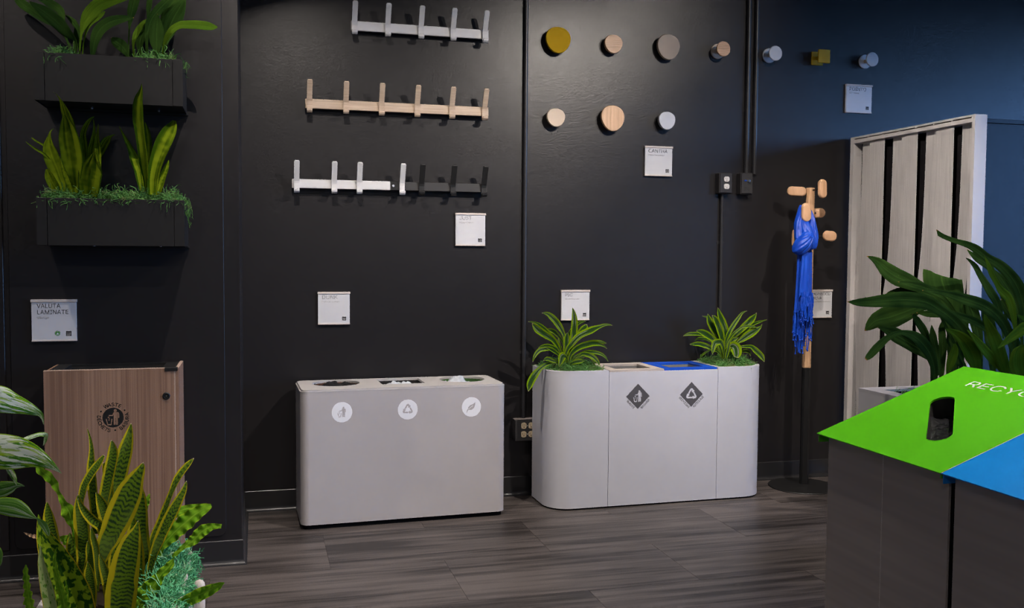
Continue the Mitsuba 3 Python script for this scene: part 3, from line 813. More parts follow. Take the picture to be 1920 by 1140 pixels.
put('keyhole', prism(Point(0, 0).buffer(0.002).union(sbox(-0.0008, -0.004, 0.0008, 0)), 0.003, 0.0038), CHROME, lk, False, facing(-0.328, YF, 0.742))
R0 = 0.0365
disc = Point(0, 0).buffer(R0, quad_segs=14)
ic = unary_union([affinity.affine_transform(p, [R0, 0, 0, R0, 0, 0]) for p in (FIG, BASKET, BITS)])
em = put('waste_emblem', prism(disc.difference(ic.buffer(0.0001)), 0, 0.0005), DECALB, t, False, facing(-0.5145, YF, 0.667))
def arc_word(text, r, a0, a1, h, outward):
    out = []
    n = len(text)
    for i, ch in enumerate(text):
        a = math.radians(a0 + (a1 - a0) * (i / (n - 1)))
        m = word(ch, h, True)
        b = m.bounds
        m.apply_translation((-(b[0][0] + b[1][0]) / 2, 0, 0))
        if outward:
            M = trimesh.transformations.rotation_matrix(a - math.pi / 2, [0, 0, 1])
            M[:3, 3] = (r * math.cos(a), r * math.sin(a), 0)
        else:
            M = trimesh.transformations.rotation_matrix(a + math.pi / 2, [0, 0, 1])
            M[:3, 3] = ((r + h) * math.cos(a), (r + h) * math.sin(a), 0)
        m.apply_transform(M)
        out.append(m)
    return out
put('lettering', arc_word('WASTE', 0.0425, 119, 61, 0.0125, True), DECALB, em, False, facing(-0.5145, YF, 0.667))
put('lettering', arc_word('D\u00c9CHETS', 0.0425, 176, 253, 0.0125, False), DECALB, em, False, facing(-0.5145, YF, 0.667))
put('lettering', arc_word('BASURA', 0.0425, 304, 372, 0.0125, False), DECALB, em, False, facing(-0.5145, YF, 0.667))
put('dots', [prism(Point(0.0475 * math.cos(math.radians(a)), 0.0475 * math.sin(math.radians(a))).buffer(0.003), 0, 0.0005) for a in (150, 33, 278)], DECALB, em, False, facing(-0.5145, YF, 0.667))

# ================================================================== wall planters
def wall_planter(label, z0, z1):
    t = thing('wall_planter', label, 'planter')
    x0, x1, y0, y1 = -0.767, -0.260, -1.028, COLY - 0.009
    o = sbox(x0, y0, x1, y1)
    put('trough', [prism(o.buffer(-0.006, join_style=2).difference(o.buffer(-0.010, join_style=2)), z0 + 0.004, z1 - 0.002), prism(o.buffer(-0.006, join_style=2), z0 + 0.004, z0 + 0.012)], PLANT_B, t, False)
    put('front_panel', rbox(x0 + 0.0365, x1 - 0.0365, y0, y0 + 0.006, z0, z1, 0.001), PLANT_B, t)
    for a, b in ((x0, x0 + 0.0345), (x1 - 0.0345, x1)):
        put('corner_cap', [rbox(a, b, y0 - 0.001, y0 + 0.005, z0, z1 + 0.0005, 0.0015), rbox(a if a == x0 else x1 - 0.005, x0 + 0.005 if a == x0 else b, y0, y1, z0, z1, 0.0015)], PLANT_B, t)
    put('hanger', [rbox(x0 + 0.03, x1 + 0.004, y1 - 0.02, y1, z0 - 0.006, z0 + 0.004, 0.001)], BLACKM, t)
    put('soil', prism(o.buffer(-0.010, join_style=2), z1 - 0.030, z1 - 0.012), SOIL, t, False)
    for x in (-0.60, -0.36):
        put('screw', cyl((x, y1 - 0.05, z0 + 0.004), (x, y1 - 0.05, z0 - 0.001), 0.004, 12), CHROME, t)
wall_planter('upper black wall planter holding the long stalked leaves', 1.822, 1.995)
wall_planter('lower black wall planter with broad snake leaves and moss', 1.300, 1.473)

# ================================================================== coat stand and scarf
t = thing('coat_stand', 'slim wood and black coat stand with rounded wooden knobs and round base', 'coat stand')
PX, PY = 2.946, -0.172
put('base', lathe([(0.186, 0.0), (0.187, 0.003), (0.185, 0.006), (0.06, 0.008), (0.03, 0.010)], 64), BLACKM, t, M=rotz(0, 2.925, -0.196))
pole = rrect(0.043, 0.043, 0.009, seg=1)
pole = affinity.rotate(pole, -20, origin=(0, 0))
put('lower_pole', bevel_prism(pole, 0.008, 0.660, 0.001), BLACKM, t, M=rotz(0, PX, PY))
put('upper_pole', bevel_prism(pole, 0.660, 1.655, 0.003), OAKV, t, M=rotz(0, PX, PY))
def coat_knob(c, n, roll, L=0.104, Wd=0.054, th=0.024):
    """rounded oblong pad at c facing along n, its long side turned by roll, on a thin black rod from the pole"""
    c, n = np.array(c, float), np.array(n, float)
    n /= np.linalg.norm(n)
    pad = rrect(Wd, L, 0.0262, seg=8)
    pts = []
    for z, s in ((-th / 2, -0.008), (-th / 2 + 0.004, -0.0025), (0, 0.0), (th / 2 - 0.004, -0.0025), (th / 2, -0.008)):
        q = pad.buffer(s) if s else pad
        pts += [(x, y, z) for x, y in q.exterior.coords]
    m = trimesh.convex.convex_hull(np.array(pts))
    up = np.array([0, 0, 1.0])
    xa = np.cross(up, n)
    xa /= np.linalg.norm(xa)
    ya = np.cross(n, xa)
    M = np.eye(4)
    M[:3, 0], M[:3, 1], M[:3, 2], M[:3, 3] = xa, ya, n, c
    M = M @ trimesh.transformations.rotation_matrix(math.radians(roll), [0, 0, 1])
    k = put('knob', m, BEECH, t, 40, M)
    q = c - n * th / 2
    put('rod', cyl((PX, PY, q[2] - 0.004), q, 0.0042, 12), BLACKM, k)
coat_knob((2.962, -0.262, 1.644), (0.12, -0.99, 0.05), 0)
coat_knob((2.869, -0.160, 1.634), (-0.55, -0.80, 0.05), 86)
coat_knob((2.866, -0.262, 1.515), (-0.10, -0.99, 0.05), 0)
coat_knob((3.012, -0.125, 1.519), (0.5, 0.86, 0.05), 88)
coat_knob((3.058, -0.195, 1.391), (-0.12, -0.99, 0.05), 86, 0.080, 0.058)
coat_knob((2.856, -0.190, 1.378), (-0.85, -0.5, 0.05), 0, 0.110)

t = thing('scarf', 'bright blue knotted fringed scarf hanging from the coat stand', 'scarf')
SX, SY = 2.868, -0.262
# loop: two gathered lengths from behind the knob down into the knot
def ribbon_tube(path, wid, thick, folds, seed, n=40):
    p = np.array(path, float)
    m = len(p)
    V, F = [], []
    tang = np.gradient(p, axis=0)
    tang /= np.linalg.norm(tang, axis=1, keepdims=True)
    for i in range(m):
        w, h = wid[i], thick[i]
        xa = np.cross(tang[i], [0, -1.0, 0.0])
        xa /= np.linalg.norm(xa) + 1e-9
        ya = np.cross(xa, tang[i])
        for j in range(n):
            a = 2 * math.pi * j / n
            f = 1 + 0.16 * math.sin(folds * a + seed + 0.25 * i) + 0.08 * math.sin((2 * folds + 1) * a + 2 * seed)
            V.append(p[i] + xa * w * math.cos(a) * (1 + 0.25 * (f - 1)) + ya * h * math.sin(a) * f * 1.0)
    for i in range(m - 1):
        for j in range(n):
            k = (j + 1) % n
            F += [(i * n + j, i * n + k, (i + 1) * n + k), (i * n + j, (i + 1) * n + k, (i + 1) * n + j)]
    c0, c1 = len(V), len(V) + 1
    V += [p[0], p[-1]]
    for j in range(n):
        k = (j + 1) % n
        F += [(c0, k, j), (c1, (m - 1) * n + j, (m - 1) * n + k)]
    me = trimesh.Trimesh(np.array(V), F, process=False)
    me.fix_normals()
    return me
def resample(pts, n):
    p = np.array(pts, float)
    d = np.r_[0, np.cumsum(np.linalg.norm(np.diff(p[:, :3], axis=0), axis=1))]
    from scipy.interpolate import PchipInterpolator
    return PchipInterpolator(d, p)(np.linspace(0, d[-1], n))
lp = []
for seed, pts in ((1.0, [(2.872, -0.215, 1.545, 0.020, 0.016), (2.846, -0.235, 1.50, 0.020, 0.018), (2.826, -0.252, 1.44, 0.022, 0.02), (2.826, -0.262, 1.39, 0.026, 0.02), (2.838, -0.275, 1.35, 0.03, 0.02)]),
                  (2.2, [(2.872, -0.215, 1.545, 0.020, 0.016), (2.898, -0.228, 1.52, 0.021, 0.018), (2.913, -0.245, 1.46, 0.022, 0.022), (2.913, -0.262, 1.40, 0.024, 0.024), (2.890, -0.28, 1.34, 0.03, 0.022)]),
                  (3.1, [(2.880, -0.232, 1.49, 0.018, 0.014), (2.862, -0.262, 1.445, 0.030, 0.02), (2.872, -0.285, 1.40, 0.034, 0.022), (2.885, -0.295, 1.355, 0.032, 0.022), (2.892, -0.29, 1.32, 0.02, 0.016)])):
    q = resample(pts, 26)
    lp.append(ribbon_tube(q[:, :3], q[:, 3], q[:, 4], 5, seed))
put('loop', lp, SCARF, t, True)
# the knot: a wrapped bag of cloth with slanting folds
ico = trimesh.creation.icosphere(subdivisions=5, radius=1.0)
v = ico.vertices.copy()
fan = np.arctan2(v[:, 2] - 0.85, v[:, 0] - 0.80)
far = np.hypot(v[:, 2] - 0.85, v[:, 0] - 0.80)
f = 1 + (0.050 * np.sin(15 * fan + 2.0 * v[:, 1]) + 0.022 * np.sin(31 * fan)) * np.clip(1.6 - 0.55 * far, 0.25, 1) + 0.06 * (meshkit.noise(v * 2.2) - 0.5)
v = v * f[:, None]
x, y, z = v[:, 0], v[:, 1], v[:, 2]
K = np.c_[2.840 + x * (0.058 - 0.012 * z) + 0.016 * z, SY - 0.022 + y * 0.045, 1.350 + z * 0.062 + 0.010 * x]
put('knot', trimesh.Trimesh(K, ico.faces, process=False), SCARF, t, True)
# the two hanging tails, pleated
def tail(cx, cy, z1, z0, w, h, folds, seed):
    n, m = 72, 22
    V, F = [], []
    for i in range(m):
        s = i / (m - 1)
        zz = z1 + (z0 - z1) * s
        ww, hh = w * (0.86 + 0.16 * s), h
        for j in range(n):
            a = 2 * math.pi * j / n
            f = 1 + 0.20 * math.sin(folds * a + seed + 0.5 * s) + 0.10 * math.sin(2.3 * folds * a + 3 * seed)
            V.append((cx + ww * math.cos(a) * (1 + 0.15 * (f - 1)) + 0.004 * math.sin(3 * s + seed), cy + hh * math.sin(a) * f, zz + (0.012 * math.sin(a * 3 + seed) if i == m - 1 else 0)))
    for i in range(m - 1):
        for j in range(n):
            k = (j + 1) % n
            F += [(i * n + j, i * n + k, (i + 1) * n + k), (i * n + j, (i + 1) * n + k, (i + 1) * n + j)]
    me = trimesh.Trimesh(np.array(V), F, process=False)
    me.fix_normals()
    return me
put('tail', tail(2.862, -0.258, 1.315, 0.985, 0.051, 0.020, 6, 0.4), SCARF, t, True)
put('tail', tail(2.858, -0.285, 1.300, 1.060, 0.036, 0.012, 5, 1.9), SCARF, t, True)
fr = []
rs = np.random.default_rng(5)
def strand(x, y, z, L, lean, knots):
    pts = [(x, y, z)]
    n = 9
    for i in range(1, n):
        s = i / (n - 1)
        pts.append((x + lean * s + 0.003 * math.sin(7 * s + x * 900), y + 0.004 * math.sin(5 * s + x * 700), z - L * s))
    fr.append(sweep(pts, 0.0029, 5))
    e = pts[-1]
    if knots:
        b = trimesh.creation.icosphere(subdivisions=1, radius=0.0052)
        b.apply_translation(e)
        fr.append(b)
for i in range(64):
    a = rs.uniform(0, 2 * math.pi)
    x = 2.862 + 0.050 * math.cos(a)
    y = -0.258 + 0.016 * math.sin(a)
    side = abs(math.cos(a))
    strand(x, y, 0.992, rs.uniform(0.10, 0.245) * (1.0 if side < 0.8 else 0.7), rs.uniform(-0.008, 0.012), True)
for i in range(46):
    x = 2.858 + rs.uniform(-0.036, 0.040)
    strand(x, -0.296 + rs.uniform(-0.004, 0.004), 1.068 + rs.uniform(-0.02, 0.02), rs.uniform(0.05, 0.15), rs.uniform(-0.01, 0.012), rs.random() < 0.6)
put('fringe', fr, SCARF, t, True, kind='stuff')

# ================================================================== woven screen at the right
t = thing('room_screen', 'tall off-white screen of woven fabric strips standing beside the coat stand', 'room divider')
def SY_(y):
    return -4.8 + 1.0149 * (y + 4.8)
def SZ_(z):
    return 1.28 + 1.0149 * (z - 1.28)
X0, X1 = 3.2893, 3.3573
ZT_, ZB_, ZR_ = SZ_(1.947), 0.02, SZ_(1.912)
YA, YA2, YN2, YN = SY_(-0.100), SY_(-0.130), SY_(-1.041), SY_(-1.061)
put('far_stile', rbox(X0, X1, YA2, YA, ZB_, ZT_, 0.002), SCREENW, t)
put('near_stile', rbox(X0, X1, YN, YN2, ZB_, ZT_, 0.002), SCREENW, t)
edges = [SY_(y) for y in (-0.130, -0.255, -0.383, -0.522, -0.646, -0.779, -0.906, -1.041)]
rail = sbox(YN2 + 0.0001, ZR_, YA2 - 0.0001, ZT_)
for a, b in zip(edges[:-1], edges[1:]):
    rail = rail.difference(sbox(b + 0.004, SZ_(1.931), a - 0.004, SZ_(1.937)))
def yz_prism(poly, x0, x1):
    m = prism(poly, 0, x1 - x0)
    m.apply_transform(np.array([[0, 0, 1, x0], [1, 0, 0, 0], [0, 1, 0, 0], [0, 0, 0, 1.0]]))
    m.fix_normals()
    return m
put('top_rail', [yz_prism(rail, X0, X1 - 0.004), box(X1 - 0.0039, X1, YN2 + 0.0001, YA2 - 0.0001, ZR_, ZT_)], SCREENW, t, False)
put('bottom_rail', rbox(X0, X1, YN2 + 0.0001, YA2 - 0.0001, ZB_, 0.06, 0.002), SCREENW, t)
for y in (YA2 - 0.02, YN2 + 0.02):
    put('foot', rbox(X0 - 0.10, X1 + 0.10, y - 0.02, y + 0.02, 0.0, 0.019, 0.004), SCREENW, t)
put('gap_shade_sheet', rbox(X1 - 0.012, X1 - 0.006, YN2 + 0.0005, YA2 - 0.0005, 0.061, ZR_ - 0.001, 0.001), GAPSHADE, t)  # added dark sheet, stands in for the shade seen through the open gaps
def strip(y0, y1, x, shift):
    """fabric strip hung between the rails; shift draws its middle sideways"""
    zs = np.linspace(0.061, ZR_ - 0.0005, 41)
    V, F = [], []
    for z in zs:
        s = math.exp(-abs(z - 1.03) / 0.22)
        for dx in (0.0, 0.003):
            for y in (y0, y1):
                V.append((x + dx, y + shift * s, z))
    n = len(zs)
    for i in range(n - 1):
        a, b = 4 * i, 4 * (i + 1)
        for p, q in ((0, 1), (1, 3), (3, 2), (2, 0)):
            F += [(a + p, a + q, b + q), (a + p, b + q, b + p)]
    F += [(0, 2, 3), (0, 3, 1), (4 * n - 4, 4 * n - 3, 4 * n - 1), (4 * n - 4, 4 * n - 1, 4 * n - 2)]
    me = trimesh.Trimesh(np.array(V), F, process=False)
    me.fix_normals()
    return me
for i in (1, 3, 5):
    put('front_strip', strip(edges[i] - 0.0005, edges[i + 1] + 0.0005, X0 + 0.014, 0.0), STRIPF, t)
for y in (-0.173, -0.434, -0.692, -0.946):
    put('back_strip', strip(SY_(y), max(SY_(y - 0.113), YN2 + 0.001), X0 + 0.030, 0.066), STRIPF, t)
put('middle_rail', box(X0 + 0.036, X0 + 0.046, YN2 + 0.001, YA2 - 0.001, 0.985, 1.005), STRIPF, t, False)

# ================================================================== bins with sloping lids, near right
RX0, RX1, RXM, RZ0, RZ1 = 1.313, 2.153, 1.733, 0.850, 1.003
def lid_bin(label, y0, y1, m, slot, writing):
    t = thing('sloped_bin', label, 'bin')
    yb0, yb1 = y0 + 0.009, y1 - 0.006
    sec = Polygon([(1.345, 0.0), (RX1 - 0.032, 0.0), (RX1 - 0.032, 0.855), (RXM, 0.993), (1.345, 0.855)])
    def along_y(poly, a, b):
        me = prism(poly, 0, b - a)
        me.apply_transform(np.array([[1, 0, 0, 0], [0, 0, 1, a], [0, 1, 0, 0], [0, 0, 0, 1.0]]))
        me.fix_normals()
        return me
    ys = yb0 + (yb1 - yb0) * 0.502
    cav = Polygon([(1.36, 0.55), (RXM, 0.55), (RXM, 0.975), (1.36, 0.842)])
    put('end_panel', [along_y(sec, yb0, yb0 + 0.02), along_y(sec, yb1 - 0.02, yb1)], BINBODY, t, False)
    put('core', along_y(Polygon([(1.36, 0.02), (RX1 - 0.05, 0.02), (RX1 - 0.05, 0.82), (1.75, 0.82), (1.75, 0.55), (1.36, 0.55)]), yb0 + 0.021, yb1 - 0.021), DARKIN, t, False)
    # the two doors of the long face, a pale edge between them
    for a, b in ((yb0 + 0.0005, ys - 0.0018), (ys + 0.0018, yb1 - 0.0005)):
        put('door', rbox(1.343, 1.357, a, b, 0.0, 0.848, 0.0015), BINBODY, t)
    put('door_edge', box(1.3432, 1.356, ys - 0.0016, ys + 0.0016, 0.0, 0.845), BINEDGE, t, False)
    put('back_door', rbox(RX1 - 0.046, RX1 - 0.032, yb0, yb1, 0.0, 0.848, 0.0015), BINBODY, t)
    # lid: two sheet slopes with turned-down edges
    L = math.hypot(RXM - RX0, RZ1 - RZ0)
    ang = math.atan2(RZ1 - RZ0, RXM - RX0)
    sheet = sbox(0, y0, L, y1)
    if slot:
        c = LineString([(0.125, (y0 + y1) / 2 - 0.068), (0.262, (y0 + y1) / 2 + 0.081)]).buffer(0.029, quad_segs=10)
        sheet = sheet.difference(c)
    M = np.array([[math.cos(ang), 0, -math.sin(ang), RX0], [0, 1, 0, 0], [math.sin(ang), 0, math.cos(ang), RZ0], [0, 0, 0, 1.0]])
    M2 = np.array([[-math.cos(ang), 0, math.sin(ang), RX1], [0, 1, 0, 0], [math.sin(ang), 0, math.cos(ang), RZ0], [0, 0, 0, 1.0]])
    k = put('lid', prism(sheet, -0.0025, 0.0), m, t, False, M)
    b = prism(sbox(0, y0, L, y1), -0.0025, 0.0)
    b.apply_transform(M2)
    b.invert()
    put('rear_slope', b, m, k, False)
    put('lip', rbox(RX0 + 0.004, RX0 + 0.034, y0 + 0.0022, y0 + 0.0045, RZ0 - 0.012, RZ0 - 0.002, 0.0005), m, k)
    put('lip', [rbox(RX0 + 0.004, RX0 + 0.034, y1 - 0.0045, y1 - 0.0022, RZ0 - 0.021, RZ0 - 0.002, 0.0005)], m, k)
    if not slot:
        put('seam_edge', prism(sbox(0.001, y1 - 0.0022, L - 0.001, y1), -0.002, 0.0004), CREAM, k, False, M)
        put('gap_shade_block', box(1.3475, RX1 - 0.05, yb1 + 0.0003, y1 + 0.0093, 0.02, 0.826), RUBBER, t, False)  # black block put in as the deep shade between the two bins
    if slot:
        put('slot_edge', prism(c.buffer(0.001).difference(c.buffer(-0.0015)), -0.004, 0.0006), m, k, False, M)
        put('slot_liner', prism(c.buffer(0.004).difference(c.buffer(0.0005)), -0.05, -0.0028), DARKIN, k, False, M)
        bb = bag(0.19, (y0 + y1) / 2, 0.13, 0.17, -0.075, 0.045, 8.0)
        put('bin_bag', bb, BAGB, t, True, M)
    if writing:
        w = word(writing, 0.029, False, 0.0006)
        w.apply_scale([0.345 / w.extents[0], 1, 1])
        # reads along -y, its top towards the ridge
        W = np.array([[0, 1, 0, 0.352], [-1, 0, 0, y0 * 0 + y1 - 0.102], [0, 0, 1, 0.0], [0, 0, 0, 1.0]])
        put('lettering', w, DECALW, k, False, M @ W)
lid_bin('brown-grey bin with a bright green sloping lid reading RECYCLING', -3.2205, -2.789, LIDG, True, 'RECYCLING')
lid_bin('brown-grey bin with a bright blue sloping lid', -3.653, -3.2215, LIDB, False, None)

# planter box behind the green lid
t = thing('floor_planter', 'grey square floor planter behind the green lid', 'planter')
o = sbox(2.566, -1.86, 3.215, -1.185)
i_ = o.buffer(-0.075, join_style=2)
put('body', prism(o.difference(o.buffer(-0.02, join_style=2)), 0.0, 0.69), PLGREY, t, False)
put('rim', prism(o.buffer(0.001, join_style=2).difference(i_), 0.69, 0.70), PLGREY, t, False)
put('liner', prism(i_.buffer(0.012, join_style=2).difference(i_.buffer(0.002, join_style=2)), 0.60, 0.6895), RUBBER, t, False)  # added black lining, puts shade over inner walls the sky would light
put('soil', prism(o.buffer(-0.021, join_style=2), 0.64, 0.665), SOIL, t, False)

# planter near left with a cream post at its corner
t = thing('floor_planter', 'grey floor planter full of bright moss, nearest to the wood grain bin', 'planter')
o = rrect(0.305, 0.62, 0.04, -0.3175, -2.52, 6)
put('body', prism(o.difference(o.buffer(-0.02)), 0.0, 0.50), STONE, t, 40)
put('soil', prism(o.buffer(-0.021), 0.44, 0.475), SOIL, t, 40)
pp = rrect(0.026, 0.026, 0.0125, seg=6)
cp = [(0.0130, 0), (0.0132, 0.01), (0.0132, 0.478), (0.0122, 0.484), (0.009, 0.489), (0.004, 0.4915)]
put('corner_post', lathe(cp, 24), POSTC, t, 40, rotz(0, -0.138, -2.44), label='cream round-topped post at the corner')

